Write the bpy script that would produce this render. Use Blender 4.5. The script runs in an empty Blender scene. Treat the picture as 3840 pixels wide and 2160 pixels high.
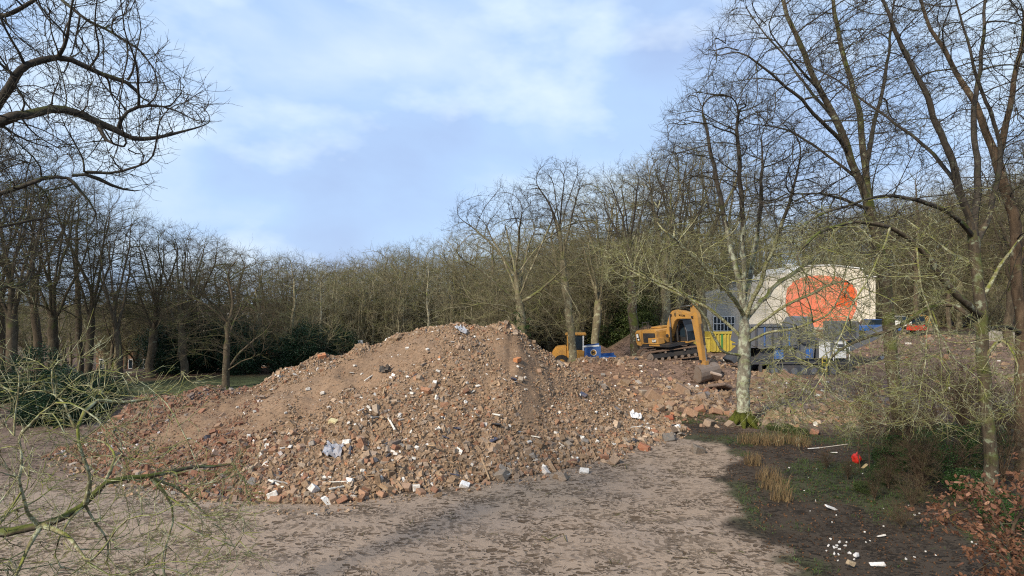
import bpy, bmesh, math, random
import numpy as np
from mathutils import Vector, Matrix

# ------------------------------------------------------------------ camera, world, sun, exposure
SC = bpy.context.scene
COL = SC.collection
F, CH, YH = 2132.0, 6.0, 1119.0          # focal length in photo pixels, camera height, horizon row
R = math.radians

cam_d = bpy.data.cameras.new("camera")
cam = bpy.data.objects.new("camera", cam_d); COL.objects.link(cam)
cam.location = (0, 0, CH); cam.rotation_euler = (R(90), 0, 0)
cam_d.sensor_width = 36.0; cam_d.lens = 36.0 * F / 3840.0
cam_d.shift_y = (YH - 1080.0) / 3840.0
cam_d.clip_start = 0.1; cam_d.clip_end = 3000
SC.camera = cam

SUN_EL, SUN_AZ = 35.0, 222.0             # azimuth clockwise from +Y: behind the camera on the left
world = bpy.data.worlds.new("World"); SC.world = world; world.use_nodes = True
nt = world.node_tree; nt.nodes.clear()
def N(t, **kw):
    n = nt.nodes.new(t)
    for k, v in kw.items(): setattr(n, k, v)
    return n
L = lambda a, b: nt.links.new(a, b)
out = N("ShaderNodeOutputWorld"); bg = N("ShaderNodeBackground"); L(bg.outputs[0], out.inputs[0])
bg.inputs[1].default_value = 0.096
sky = N("ShaderNodeTexSky", sky_type='NISHITA', sun_disc=False)
sky.sun_elevation = R(SUN_EL); sky.sun_rotation = R(SUN_AZ)
sky.air_density = 1.2; sky.dust_density = 0.6; sky.ozone_density = 2.0
tc = N("ShaderNodeTexCoord"); mp = N("ShaderNodeMapping"); L(tc.outputs['Generated'], mp.inputs[0])
mp.inputs['Scale'].default_value = (1.0, 1.0, 1.9); mp.inputs['Location'].default_value = (0.9, 0.1, 0.55)
n1 = N("ShaderNodeTexNoise"); n1.inputs['Scale'].default_value = 2.1; n1.inputs['Detail'].default_value = 5; n1.inputs['Roughness'].default_value = .5
n1.inputs['Distortion'].default_value = .35
L(mp.outputs[0], n1.inputs[0])
n2 = N("ShaderNodeTexNoise"); n2.inputs['Scale'].default_value = 3.2; n2.inputs['Detail'].default_value = 5; n2.inputs['Roughness'].default_value = .55
L(mp.outputs[0], n2.inputs[0])
r1 = N("ShaderNodeValToRGB"); L(n1.outputs['Fac'], r1.inputs[0])       # thick veil: blue grey to pale
cr = r1.color_ramp; cr.elements[0].position = .33; cr.elements[0].color = (4.4, 5.85, 9.0, 1)
cr.elements[1].position = .68; cr.elements[1].color = (7.6, 9.1, 10.5, 1)
e = cr.elements.new(.5); e.color = (5.1, 7.1, 10.4, 1)
r2 = N("ShaderNodeValToRGB"); L(n2.outputs['Fac'], r2.inputs[0])
r2.color_ramp.elements[0].position = .5; r2.color_ramp.elements[0].color = (0, 0, 0, 1)
r2.color_ramp.elements[1].position = .74; r2.color_ramp.elements[1].color = (1, 1, 1, 1)
mA = N("ShaderNodeMixRGB"); mA.inputs[0].default_value = .85          # veil over the clear sky
L(sky.outputs[0], mA.inputs[1]); L(r1.outputs[0], mA.inputs[2])
mB = N("ShaderNodeMixRGB"); mB.inputs[2].default_value = (8.4, 9.6, 10.6, 1)
mS = N("ShaderNodeMath", operation='MULTIPLY'); mS.inputs[1].default_value = .95; L(r2.outputs[0], mS.inputs[0])
L(mS.outputs[0], mB.inputs[0]); L(mA.outputs[0], mB.inputs[1]); L(mB.outputs[0], bg.inputs[0])

sun_d = bpy.data.lights.new("sun", 'SUN'); sun_d.energy = 4.8; sun_d.angle = R(5.5); sun_d.color = (1.0, .89, .73)
sun = bpy.data.objects.new("sun", sun_d); COL.objects.link(sun)
_az, _el = R(SUN_AZ), R(SUN_EL)
SUNV = Vector((math.sin(_az) * math.cos(_el), math.cos(_az) * math.cos(_el), math.sin(_el)))
sun.rotation_euler = (-SUNV).to_track_quat('-Z', 'Y').to_euler(); sun.location = SUNV * 60

vs = SC.view_settings; vs.view_transform = 'Standard'; vs.look = 'None'; vs.gamma = 1; vs.use_curve_mapping = False
vs.exposure = 0.18
SC.render.engine = 'CYCLES'
SC.cycles.max_bounces = 4; SC.cycles.diffuse_bounces = 2; SC.cycles.glossy_bounces = 2; SC.cycles.transparent_max_bounces = 4
SC.cycles.use_denoising = False; SC.cycles.sample_clamp_indirect = 2.0; SC.cycles.sample_clamp_direct = 6.0
SC.cycles.filter_width = 1.15

# ------------------------------------------------------------------ helpers
rng = np.random.default_rng(7)
random.seed(7)
def P(px, py, d):
    return np.array(((px - 1920) / F * d, d, CH - (py - YH) / F * d))
def ss(a, b, x):
    t = np.clip((np.asarray(x, float) - a) / (b - a), 0, 1); return t * t * (3 - 2 * t)
_lat = np.random.default_rng(11).random((256, 256))
def vnoise(x, y):
    xi = np.floor(x).astype(int); yi = np.floor(y).astype(int); fx = x - xi; fy = y - yi
    fx = fx * fx * (3 - 2 * fx); fy = fy * fy * (3 - 2 * fy)
    g = lambda i, j: _lat[(xi + i) % 256, (yi + j) % 256]
    return (g(0,0)*(1-fx)+g(1,0)*fx)*(1-fy)+(g(0,1)*(1-fx)+g(1,1)*fx)*fy - .5
def fbm(x, y, o=4):
    s = 0; a = 1.0
    for k in range(o):
        s = s + a * vnoise(x * 2**k + 17.3*k, y * 2**k + 5.1*k); a *= .5
    return s
def mesh_np(name, V, quads=None, tris=None, smooth=False, cols=None):
    me = bpy.data.meshes.new(name)
    V = np.asarray(V, np.float32).reshape(-1, 3)
    q = np.zeros((0, 4), int) if quads is None else np.asarray(quads).reshape(-1, 4)
    t = np.zeros((0, 3), int) if tris is None else np.asarray(tris).reshape(-1, 3)
    me.vertices.add(len(V)); me.vertices.foreach_set("co", V.ravel())
    nl = len(q) * 4 + len(t) * 3
    me.loops.add(nl); me.loops.foreach_set("vertex_index", np.concatenate([q.ravel(), t.ravel()]).astype(np.int32))
    me.polygons.add(len(q) + len(t))
    st = np.concatenate([np.arange(len(q)) * 4, len(q) * 4 + np.arange(len(t)) * 3]).astype(np.int32)
    me.polygons.foreach_set("loop_start", st)
    me.polygons.foreach_set("use_smooth", np.full(len(st), smooth))
    if cols is not None:
        ca = me.color_attributes.new("col", 'FLOAT_COLOR', 'POINT')
        c4 = np.ones((len(V), 4), np.float32); c4[:, :3] = cols; ca.data.foreach_set("color", c4.ravel())
    me.update(calc_edges=True); me.validate()
    return me
def link(name, data, parent=None, mat=None, loc=None):
    o = bpy.data.objects.new(name, data); COL.objects.link(o)
    if parent is not None: o.parent = parent
    if mat is not None and data is not None and not data.materials: data.materials.append(mat)
    if loc is not None: o.location = loc
    return o
def thing(name, label, cat, loc=(0, 0, 0), rz=0, group=None):
    o = bpy.data.objects.new(name, None); COL.objects.link(o); o.location = loc; o.rotation_euler = (0, 0, rz)
    o.empty_display_size = .2
    return tag(o, label, cat, group)
def tag(o, label, cat, group=None):
    o["label"] = label; o["category"] = cat
    if group: o["group"] = group
    return o
def dup(o, loc=None, rz=0, label=None, group=None, scale=None, parent=None):
    c = o.copy(); COL.objects.link(c); c.parent = parent
    if loc is not None: c.location = loc
    if parent is None:
        c.rotation_euler = (0, 0, rz)
        if scale is not None: c.scale = scale
    if label: c["label"] = label
    if group: c["group"] = group
    for ch in o.children: dup(ch, parent=c)
    return c
class MB:
    """collects simple solids into one mesh"""
    def __init__(s): s.v = []; s.f = []
    def add(s, V, Fc, M=None):
        b = len(s.v)
        for p in V: s.v.append(tuple(M @ Vector(p)) if M is not None else tuple(p))
        s.f += [tuple(b + i for i in f) for f in Fc]; return s
    def box(s, x0, x1, y0, y1, z0, z1, M=None):
        V = [(x, y, z) for x in (x0, x1) for y in (y0, y1) for z in (z0, z1)]
        return s.add(V, [(0,1,3,2),(4,6,7,5),(0,4,5,1),(2,3,7,6),(0,2,6,4),(1,5,7,3)], M)
    def prism(s, poly, y0, y1, M=None):          # poly in xz (counter-clockwise), extruded along y
        n = len(poly); V = [(p[0], y0, p[1]) for p in poly] + [(p[0], y1, p[1]) for p in poly]
        Fc = [tuple(range(n)), tuple(range(2*n-1, n-1, -1))] + [(i, n+i, n+(i+1) % n, (i+1) % n) for i in range(n)]
        return s.add(V, Fc, M)
    def cyl(s, p0, p1, r, n=12, r1=None, M=None):
        p0, p1 = Vector(p0), Vector(p1); r1 = r if r1 is None else r1
        a = (p1 - p0).normalized(); u = a.orthogonal().normalized(); w = a.cross(u)
        V = []
        for p, rr in ((p0, r), (p1, r1)):
            for k in range(n):
                t = 2*math.pi*k/n; V.append(p + (u*math.cos(t) + w*math.sin(t)) * rr)
        Fc = [tuple(range(n-1, -1, -1)), tuple(range(n, 2*n))] + [(i, (i+1) % n, n+(i+1) % n, n+i) for i in range(n)]
        return s.add(V, Fc, M)
    def tube(s, pts, r, n=6, M=None):
        for a, b in zip(pts[:-1], pts[1:]): s.cyl(a, b, r, n, M=M)
        return s
    def build(s, name, mat, parent=None, bevel=0, M=None, smooth=False):
        me = bpy.data.meshes.new(name)
        V = [tuple(M @ Vector(p)) for p in s.v] if M is not None else s.v
        me.from_pydata(V, [], s.f)
        bm = bmesh.new(); bm.from_mesh(me)
        bmesh.ops.recalc_face_normals(bm, faces=bm.faces)
        if bevel: bmesh.ops.bevel(bm, geom=[e for e in bm.edges if len(e.link_faces) == 2 and e.calc_face_angle(0) > .5], offset=bevel, segments=2, affect='EDGES', clamp_overlap=True)
        bm.to_mesh(me); bm.free()
        if smooth:
            for p in me.polygons: p.use_smooth = True
        return link(name, me, parent, mat)

# ------------------------------------------------------------------ materials
def mat_new(name, rough=.8, spec=.3, metal=0.0):
    m = bpy.data.materials.new(name); m.use_nodes = True
    b = m.node_tree.nodes["Principled BSDF"]
    b.inputs["Roughness"].default_value = rough; b.inputs["Specular IOR Level"].default_value = spec; b.inputs["Metallic"].default_value = metal
    return m, m.node_tree, b
def nd(t, ty, **kw):
    n = t.nodes.new(ty)
    for k, v in kw.items():
        if k in n.inputs.keys(): n.inputs[k].default_value = v
        else: setattr(n, k, v)
    return n
def ramp(t, src, stops):
    r = t.nodes.new("ShaderNodeValToRGB"); t.links.new(src, r.inputs[0]); e = r.color_ramp.elements
    e[0].position, e[0].color = stops[0][0], (*stops[0][1], 1); e[1].position, e[1].color = stops[-1][0], (*stops[-1][1], 1)
    for p, c in stops[1:-1]:
        k = e.new(p); k.color = (*c, 1)
    return r.outputs[0]
def noisetex(t, scale, detail=4, rough=.55, coord="Object", mscale=None):
    c = t.nodes.new("ShaderNodeTexCoord"); s = c.outputs[coord]
    if mscale:
        m = nd(t, "ShaderNodeMapping"); m.inputs["Scale"].default_value = mscale; t.links.new(s, m.inputs[0]); s = m.outputs[0]
    n = nd(t, "ShaderNodeTexNoise", Scale=scale, Detail=detail, Roughness=rough); t.links.new(s, n.inputs["Vector"])
    return n.outputs["Fac"]
def mixc(t, fac, a, b):
    m = t.nodes.new("ShaderNodeMixRGB")
    for i, v in ((0, fac), (1, a), (2, b)):
        if hasattr(v, "links"): t.links.new(v, m.inputs[i])
        elif i == 0: m.inputs[0].default_value = v
        else: m.inputs[i].default_value = (*v, 1)
    return m.outputs[0]
def bump(t, b, h, strength, dist=.02):
    n = nd(t, "ShaderNodeBump", Strength=strength, Distance=dist); t.links.new(h, n.inputs["Height"]); t.links.new(n.outputs[0], b.inputs["Normal"])
def paint(name, col, rough=.5, dirt=.35, dcol=(.16, .11, .07), scale=1.6, metal=0, spec=.4):
    m, t, b = mat_new(name, rough, spec, metal)
    f = ramp(t, noisetex(t, scale, 6, .65), [(.42, (0, 0, 0)), (.72, (dirt,)*3)])
    t.links.new(mixc(t, f, col, dcol), b.inputs["Base Color"])
    f2 = noisetex(t, 30, 3); bump(t, b, f2, .08, .01)
    return m
def bark(name, dark, mid, moss, lichen, moss_amt=.5, lich_amt=.5, sc=3.0):
    m, t, b = mat_new(name, .9, .15)
    n1 = noisetex(t, sc * 4, 5, .65, mscale=(1, 1, .3)); n2 = noisetex(t, sc * .55, 4, .6); n3 = noisetex(t, sc * 2.2, 4, .6)
    c = ramp(t, n1, [(.32, dark), (.7, mid)])
    c = mixc(t, ramp(t, n3, [(.64 - .22 * lich_amt, (0, 0, 0)), (.72 - .18 * lich_amt, (.9,)*3)]), c, lichen)
    g = t.nodes.new("ShaderNodeNewGeometry"); sx = t.nodes.new("ShaderNodeSeparateXYZ"); t.links.new(g.outputs["Normal"], sx.inputs[0])
    ad = nd(t, "ShaderNodeMath", operation='MULTIPLY_ADD'); t.links.new(sx.outputs[2], ad.inputs[0]); ad.inputs[1].default_value = .16; t.links.new(n2, ad.inputs[2])
    c = mixc(t, ramp(t, ad.outputs[0], [(.66 - .26 * moss_amt, (0, 0, 0)), (.76 - .2 * moss_amt, (.92,)*3)]), c, moss)
    t.links.new(c, b.inputs["Base Color"]); bump(t, b, n1, .6, .03)
    return m
def vcol(name, rough=.9, scale=14, amt=.35, bumps=.5):
    m, t, b = mat_new(name, rough, .15)
    a = nd(t, "ShaderNodeVertexColor", layer_name="col")
    n = noisetex(t, scale, 5, .65)
    mx = nd(t, "ShaderNodeMixRGB", blend_type='MULTIPLY'); mx.inputs[0].default_value = 1
    t.links.new(a.outputs[0], mx.inputs[1]); t.links.new(ramp(t, n, [(.3, (1 - amt,)*3), (.7, (1 + amt * .6,)*3)]), mx.inputs[2])
    t.links.new(mx.outputs[0], b.inputs["Base Color"]); bump(t, b, n, bumps, .03)
    return m
def leafmat(name, c0, c1, rough=.55, trans=.25):
    m, t, b = mat_new(name, rough, .25)
    oi = t.nodes.new("ShaderNodeNewGeometry")
    n = noisetex(t, 2.2, 3); ad = nd(t, "ShaderNodeMath", operation='ADD'); t.links.new(n, ad.inputs[0])
    mu = nd(t, "ShaderNodeMath", operation='MULTIPLY'); t.links.new(oi.outputs["Random Per Island"], mu.inputs[0]); mu.inputs[1].default_value = .5
    t.links.new(mu.outputs[0], ad.inputs[1])
    c = ramp(t, ad.outputs[0], [(.4, c0), (.95, c1)])
    t.links.new(c, b.inputs["Base Color"])
    tr = t.nodes.new("ShaderNodeBsdfTranslucent"); t.links.new(c, tr.inputs[0])
    mx = t.nodes.new("ShaderNodeMixShader"); mx.inputs[0].default_value = trans
    t.links.new(b.outputs[0], mx.inputs[1]); t.links.new(tr.outputs[0], mx.inputs[2])
    t.links.new(mx.outputs[0], t.nodes["Material Output"].inputs[0])
    return m

M = {}
M['bark_wood'] = bark("bark_wood", (.105, .086, .052), (.255, .218, .138), (.135, .142, .042), (.34, .325, .21), .42, .45, 1.6)
M['bark_dark'] = bark("bark_dark", (.05, .04, .028), (.13, .10, .066), (.085, .095, .028), (.18, .175, .115), .35, .25, 1.6)
M['bark_oak'] = bark("bark_oak", (.10, .088, .062), (.27, .245, .185), (.11, .125, .026), (.40, .42, .31), .42, .75, 2.0)
M['bark_lichen'] = bark("bark_lichen", (.10, .085, .045), (.27, .24, .125), (.165, .175, .03), (.40, .41, .27), .42, .75, 6.0)
M['bark_mossy'] = bark("bark_mossy", (.045, .035, .024), (.125, .096, .064), (.075, .088, .018), (.27, .29, .20), .6, .38, 2.6)
M['bark_brown'] = bark("bark_brown", (.05, .034, .022), (.135, .092, .058), (.08, .08, .02), (.2, .19, .13), .25, .3, 2.0)
M['bark_silhouette'] = bark("bark_silhouette", (.028, .024, .02), (.078, .064, .05), (.05, .055, .02), (.11, .11, .08), .25, .25, 2.0)  # bark darkened so upper crowns stand as silhouettes against the sky
M['bark_pale'] = bark("bark_pale", (.16, .14, .09), (.36, .32, .22), (.17, .18, .05), (.44, .43, .32), .35, .6, 1.8)
M['ivy'] = leafmat("ivy", (.010, .030, .008), (.045, .095, .022), .45)
M['holly'] = leafmat("holly", (.006, .018, .009), (.022, .05, .022), .4)
M['bushgreen'] = leafmat("bushgreen", (.02, .04, .012), (.085, .11, .03), .5)
M['grassblade'] = leafmat("grassblade", (.025, .05, .012), (.08, .13, .03), .6)
M['straw'] = leafmat("straw", (.11, .07, .035), (.27, .19, .095), .7)
M['deadleaf'] = leafmat("deadleaf", (.065, .028, .014), (.22, .105, .058), .6, .3)
M['litterleaf'] = leafmat("litterleaf", (.04, .02, .01), (.13, .065, .03), .7, .15)
M['rubble'] = vcol("rubble", .9, 16, .38, .6)
M['cat'] = paint("machine_yellow", (.42, .22, .052), .5, .75, (.24, .15, .075), 2.2)
M['catdark'] = paint("machine_black", (.022, .022, .024), .5, .35, (.12, .09, .06))
M['steel'] = paint("worn_steel", (.17, .135, .11), .55, .7, (.14, .085, .05), 3.0)
M['trackm'] = paint("track_steel", (.13, .085, .06), .6, .7, (.2, .13, .08), 4)
M['blue'] = paint("machine_blue", (.03, .12, .36), .45, .35)
M['grey'] = paint("machine_grey", (.115, .125, .145), .55, .5, (.13, .10, .075), 1.2)
M['dgrey'] = paint("machine_dark_grey", (.05, .055, .065), .55, .5, (.12, .09, .07), 1.2)
M['white'] = paint("white_paint", (.72, .72, .70), .5, .3, (.35, .3, .25))
M['chrome'] = paint("hydraulic_rod", (.5, .5, .5), .25, .2, metal=.8)
M['yellow'] = paint("container_yellow", (.47, .37, .06), .5, .45)
M['green'] = paint("container_green", (.05, .22, .06), .5, .3)
M['orange'] = paint("loader_orange", (.55, .27, .05), .5, .45)
M['red'] = paint("red_paint", (.52, .045, .02), .5, .25)
M['cream'] = paint("cream_render", (.78, .70, .57), .85, .16, (.3, .26, .2), .5)
M['creamgrey'] = paint("grey_render", (.52, .485, .42), .85, .3, (.25, .22, .18), .5)
M['mural'] = paint("mural_red", (.86, .20, .10), .8, .6, (.92, .40, .27), .5)
M['mural2'] = paint("mural_orange", (.88, .11, .02), .8, .3, (.90, .2, .08), .35)
M['roof'] = paint("roof_tile", (.11, .065, .05), .85, .5, (.06, .05, .04), 1.0)
M['concrete'] = paint("concrete", (.36, .33, .29), .9, .4, (.2, .17, .13), 1.0)
M['rubber'] = paint("rubber", (.018, .018, .018), .75, .4, (.1, .075, .05))
M['wood'] = paint("wood", (.32, .22, .13), .8, .4, (.16, .11, .07), 3)
M['black'] = paint("black", (.008, .008, .009), .5, .2)
def glass(name, col=(.012, .02, .028)):
    m, t, b = mat_new(name, .08, .6); t.links.new(mixc(t, noisetex(t, 2, 3), col, tuple(c * 1.8 for c in col)), b.inputs["Base Color"]); return m
M['glass'] = glass("dark_glass")
def brickwall(name, c1, c2):
    m, t, b = mat_new(name, .9, .15)
    f = ramp(t, noisetex(t, .8, 6, .7), [(.3, c1), (.7, c2)]); t.links.new(f, b.inputs["Base Color"]); bump(t, b, noisetex(t, 14, 3), .4, .02); return m
M['brick'] = brickwall("brick_wall", (.16, .085, .055), (.25, .15, .10))
# ------------------------------------------------------------------ terrain and ground
def pile_h(x, y):
    """height of the rubble heap above the ground"""
    c = np.array([P(*q) for q in CREST]); c[:, 2] = np.maximum(c[:, 2], 0)
    t = np.array([P(px, py, CH * F / (py - YH)) for px, py in TOE])
    zc = np.interp(x, c[:, 0], c[:, 2], 0, 0); yc = np.interp(x, c[:, 0], c[:, 1]); yt = np.interp(x, t[:, 0], t[:, 1])
    wob = .5 * fbm(x * .35, y * .35 + 9, 3)
    s = np.clip((y - yt - wob) / np.maximum(yc - yt, .5), -1, 1.0)
    front = zc * np.clip(np.where(s > 0, .82 * s + .18 * s * s * (3 - 2 * s), 0), 0, 1)
    back = np.maximum(zc - .62 * np.maximum(y - yc, 0), 0)
    h = np.where(y < yc, front, back)
    lump = fbm(x * .55 + 3, y * .55, 4) * .42 + fbm(x * 1.9, y * 1.3 + 40, 3) * .13
    gul = fbm(x * 1.3 + 60, y * .18, 2) * .22 * ss(1.0, 3.0, h)
    return np.maximum(h + (lump + gul) * ss(.1, 1.1, h), 0)
CREST = [(315,1680,23.5),(430,1562,23.8),(515,1496,24),(605,1473,24),(780,1469,24.3),(950,1450,24.7),(1060,1396,25),(1150,1358,25.2),(1250,1325,25.5),(1400,1290,25.8),
         (1500,1250,26),(1590,1216,26),(1720,1208,26),(1800,1228,26),(1900,1208,26),(1960,1250,26.2),(2030,1312,26.5),(2150,1392,27),(2300,1462,27.5),(2450,1545,27.5),(2560,1605,27)]
TOE = [(250,1730),(400,1790),(560,1835),(760,1872),(1000,1888),(1250,1893),(1500,1862),(1750,1822),(1950,1790),(2150,1755),(2300,1718),(2450,1660),(2580,1612)]
def field_h(x, y):                                # lower rubble apron running back to the excavator
    a = ss(26, 33, y) * (1 - ss(48, 53, y)) * ss(-1, 5, x) * (1 - ss(17, 24, x))
    b = ss(41.2, 45, y) * (1 - ss(48.5, 53, y)) * ss(2, 6, x) * (1 - ss(15.5, 19, x))
    lump = fbm(x * .45 + 31, y * .45, 4) * .5
    return np.maximum(a * (.28 + lump * .55) + b * .92, 0) * 1.0
def cone(x, y, cx, cy, h, s):
    d = np.hypot((x - cx), (y - cy)); return np.maximum(h - s * d + .15 * fbm(x * .8 + cx, y * .8, 3), 0)
def base_h(x, y):
    z = 2.4 * ss(44, 66, y) * ss(12, 30, x) + 2.0 * ss(24, 40, x) * ss(27, 44, y) * (1 - ss(44, 66, y))
    z = z + 10.5 * ss(68, 125, y) * ss(-15, 62, x) - 5.0 * ss(44, 85, y) * ss(-2, -30, x)
    z = z + 2.0 * ss(140, 400, y)
    z = z - 1.15 * np.exp(-((x - 6.0) / 4.0) ** 4 - ((y - 50.0) / 3.2) ** 4)
    z = z - .95 * np.exp(-((x - 14.0) / 2.2) ** 2 - ((y - 40.8) / 2.2) ** 2)
    z = z + .10 * fbm(x * .13, y * .13, 3) * ss(10, 20, y)
    return z
def tz(x, y):
    x = np.asarray(x, float); y = np.asarray(y, float)
    z = base_h(x, y)
    # rut ridges and trodden unevenness on the bare ground
    z = z + .035 * fbm(x * 1.1, y * 1.6, 3) + .02 * fbm(x * 3.1, y * 4.5, 3)
    e = np.maximum.reduce([cone(x, y, 13.9, 58.5, 3.3, .6), cone(x, y, 8.6, 55.5, 1.55, .5) , cone(x, y, 11.0, 54.8, 1.5, .45)])
    return np.maximum(z + field_h(x, y), z + e)
def gz(x, y): return float(tz(x, y))
def full_h(x, y): return tz(x, y) + pile_h(x, y)
def G(px, py, d0=8.0, d1=140.0, step=.1):        # photo pixel -> point on the ground
    d = np.arange(d0, d1, step); X = (px - 1920) / F * d; Z = CH - (py - YH) / F * d
    k = np.argmax(Z <= full_h(X, d)); return np.array((X[k], d[k], float(full_h(X[k], d[k]))))

def axis(segs):
    a = []
    for lo, hi, st in segs: a.append(np.arange(lo, hi, st))
    return np.concatenate(a + [[segs[-1][1]]])
gx = axis([(-600,-120,60),(-120,-45,5),(-45,-22,.7),(-22,24,.24),(24,50,.7),(50,130,4),(130,600,60)])
gy = axis([(-60,4,8),(4,10.5,.6),(10.5,34,.19),(34,60,.35),(60,130,2.5),(130,900,55)])
GX, GY = np.meshgrid(gx, gy)
GZ = tz(GX, GY) - np.where(pile_h(GX, GY) > .35, .25, 0)
nx, ny = len(gx), len(gy)
idx = np.arange(nx * ny).reshape(ny, nx)
Q = np.stack([idx[:-1, :-1], idx[:-1, 1:], idx[1:, 1:], idx[1:, :-1]], -1)
# ground kinds by place: sand, dark soil (verge shade in its tone too) with grass, lawn, muddy tracks, leaf litter
n_a = fbm(GX * .22 + 5, GY * .22, 4); n_b = fbm(GX * .8, GY * .8 + 3, 4)
sandc = np.array((.248, .203, .152)); mud = np.array((.155, .115, .088)); soil = np.array((.046, .037, .026)); grass = np.array((.052, .068, .026)); litter = np.array((.105, .068, .042)); earth = np.array((.235, .155, .10))
pal = np.zeros(GX.shape + (3,)) + sandc
def lay(c, w): 
    global pal
    pal = pal * (1 - w[..., None]) + c * w[..., None]
lay(sandc * 1.06 + np.array((.012,.01,0)), ss(-.1, .4, n_a) * .6)
lay(np.array((.235, .2, .16)), ss(.05, .4, n_b) * .5)
edge = np.interp(GY, [8, 12.3, 14.5, 17, 19.5, 23, 26, 60], [5.0, 6.0, 5.9, 6.2, 7.2, 8.6, 7.2, 7.2])  # border between sand and verge
wv = ss(-.14, .2, GX - edge + n_a * 1.3 + n_b * .9 + .5 * fbm(GX * 2.6 + 9, GY * 2.6, 3))
lay(soil, wv * (1 - ss(40, 50, GY)))  # dark verge soil, its colour also standing for the shade there
lay(grass, wv * (1 - ss(27, 30, GY)) * ss(-.08, .3, fbm(GX * .5 + 77, GY * .5, 4)) * .5)
lay(earth * .8, ss(26.5, 30, GY) * ss(-3, 3, GX))
lay(mud, ss(24.5, 27, GY) * ss(9, 11, GX) * .8)
lay(np.array((.19, .165, .15)), np.exp(-((GX - 26) / 9) ** 2 - ((GY - 32) / 2.2) ** 2) * .85)
lay(mud * .8, ss(-9.5, -15, GX + n_b) * ss(17, 20, GY) * .8)
lay(np.array((.30, .27, .25)), np.exp(-((GX + 17) / 3) ** 2 - ((GY - 27.5 - .25 * (GX + 17)) / .45) ** 2) * .7)
lay(mud * .7, ss(30, 34, GY + n_a * 2) * (1 - ss(-8, 0, GX)))
lay(grass * 1.25, ss(33.5, 35, GY + n_b) * (1 - ss(46, 48, GY - .3 * (GX + 15))) * (1 - ss(-10, -7, GX)) * .95)
lay(litter, ss(46, 50, GY - .45 * (GX + 12) + n_a * 2) * (1 - ss(-4, 2, GX)))
lay(litter, ss(60, 66, GY - .1 * GX))
lay(grass * .8, ss(57, 60, GY) * (1 - ss(62, 66, GY)) * ss(-4, 1, GX) * .7)
lay(soil * .8, ss(9, 6, GY))
me = mesh_np("ground", np.stack([GX, GY, GZ], -1), Q, smooth=True, cols=pal.reshape(-1, 3))
m, t, b = mat_new("ground", .88, .25)
a = nd(t, "ShaderNodeVertexColor", layer_name="col")
geo = t.nodes.new("ShaderNodeTexCoord"); pos = geo.outputs["Object"]
def mp_(sc): 
    q = nd(t, "ShaderNodeMapping"); q.inputs["Scale"].default_value = sc; t.links.new(pos, q.inputs[0]); return q.outputs[0]
ms = nd(t, "ShaderNodeTexNoise", Scale=.55, Detail=4, Roughness=.6, Distortion=.6); t.links.new(pos, ms.inputs["Vector"])
dn = nd(t, "ShaderNodeTexNoise", Scale=9.5, Detail=4, Roughness=.6, Distortion=.8); t.links.new(mp_((.95, 1.05, 1)), dn.inputs["Vector"])
vo = nd(t, "ShaderNodeTexVoronoi", Scale=5.0, Randomness=1.0); t.links.new(mp_((.75, 1.3, 1)), vo.inputs["Vector"])
fn = nd(t, "ShaderNodeTexNoise", Scale=34, Detail=4, Roughness=.7); t.links.new(pos, fn.inputs["Vector"])
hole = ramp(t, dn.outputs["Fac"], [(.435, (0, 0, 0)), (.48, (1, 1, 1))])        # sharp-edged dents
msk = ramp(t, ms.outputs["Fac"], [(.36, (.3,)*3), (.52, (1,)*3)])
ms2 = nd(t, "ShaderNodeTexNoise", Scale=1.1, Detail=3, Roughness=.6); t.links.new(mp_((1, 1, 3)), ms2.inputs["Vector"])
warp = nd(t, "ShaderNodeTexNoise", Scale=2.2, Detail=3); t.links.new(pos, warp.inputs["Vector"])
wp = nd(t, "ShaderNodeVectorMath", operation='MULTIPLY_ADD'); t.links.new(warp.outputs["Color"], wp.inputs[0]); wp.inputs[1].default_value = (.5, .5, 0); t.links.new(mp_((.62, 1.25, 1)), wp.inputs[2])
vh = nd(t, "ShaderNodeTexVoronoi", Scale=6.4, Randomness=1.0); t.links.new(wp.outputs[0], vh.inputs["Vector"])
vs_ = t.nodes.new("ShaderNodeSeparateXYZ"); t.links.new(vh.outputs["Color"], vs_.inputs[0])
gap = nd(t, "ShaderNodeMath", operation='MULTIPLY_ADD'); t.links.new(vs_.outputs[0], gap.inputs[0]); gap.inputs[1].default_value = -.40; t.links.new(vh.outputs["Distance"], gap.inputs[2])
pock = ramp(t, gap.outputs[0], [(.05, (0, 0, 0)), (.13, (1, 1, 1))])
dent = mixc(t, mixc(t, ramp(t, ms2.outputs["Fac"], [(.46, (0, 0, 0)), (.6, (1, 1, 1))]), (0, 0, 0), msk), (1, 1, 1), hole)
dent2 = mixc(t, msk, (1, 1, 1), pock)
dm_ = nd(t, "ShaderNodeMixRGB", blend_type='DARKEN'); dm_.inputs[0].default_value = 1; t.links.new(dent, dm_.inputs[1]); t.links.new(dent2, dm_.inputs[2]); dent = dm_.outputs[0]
vd = ramp(t, vo.outputs["Distance"], [(.0, (0, 0, 0)), (.3, (1, 1, 1))])
def mth(op, *a):
    n_ = nd(t, "ShaderNodeMath", operation=op)
    for i_, v_ in enumerate(a):
        if hasattr(v_, "links"): t.links.new(v_, n_.inputs[i_])
        else: n_.inputs[i_].default_value = v_
    return n_.outputs[0]
sp_ = t.nodes.new("ShaderNodeSeparateXYZ"); t.links.new(pos, sp_.inputs[0])
wn_ = nd(t, "ShaderNodeTexNoise", Scale=.8, Detail=3); t.links.new(pos, wn_.inputs["Vector"])
tracks = None
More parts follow.
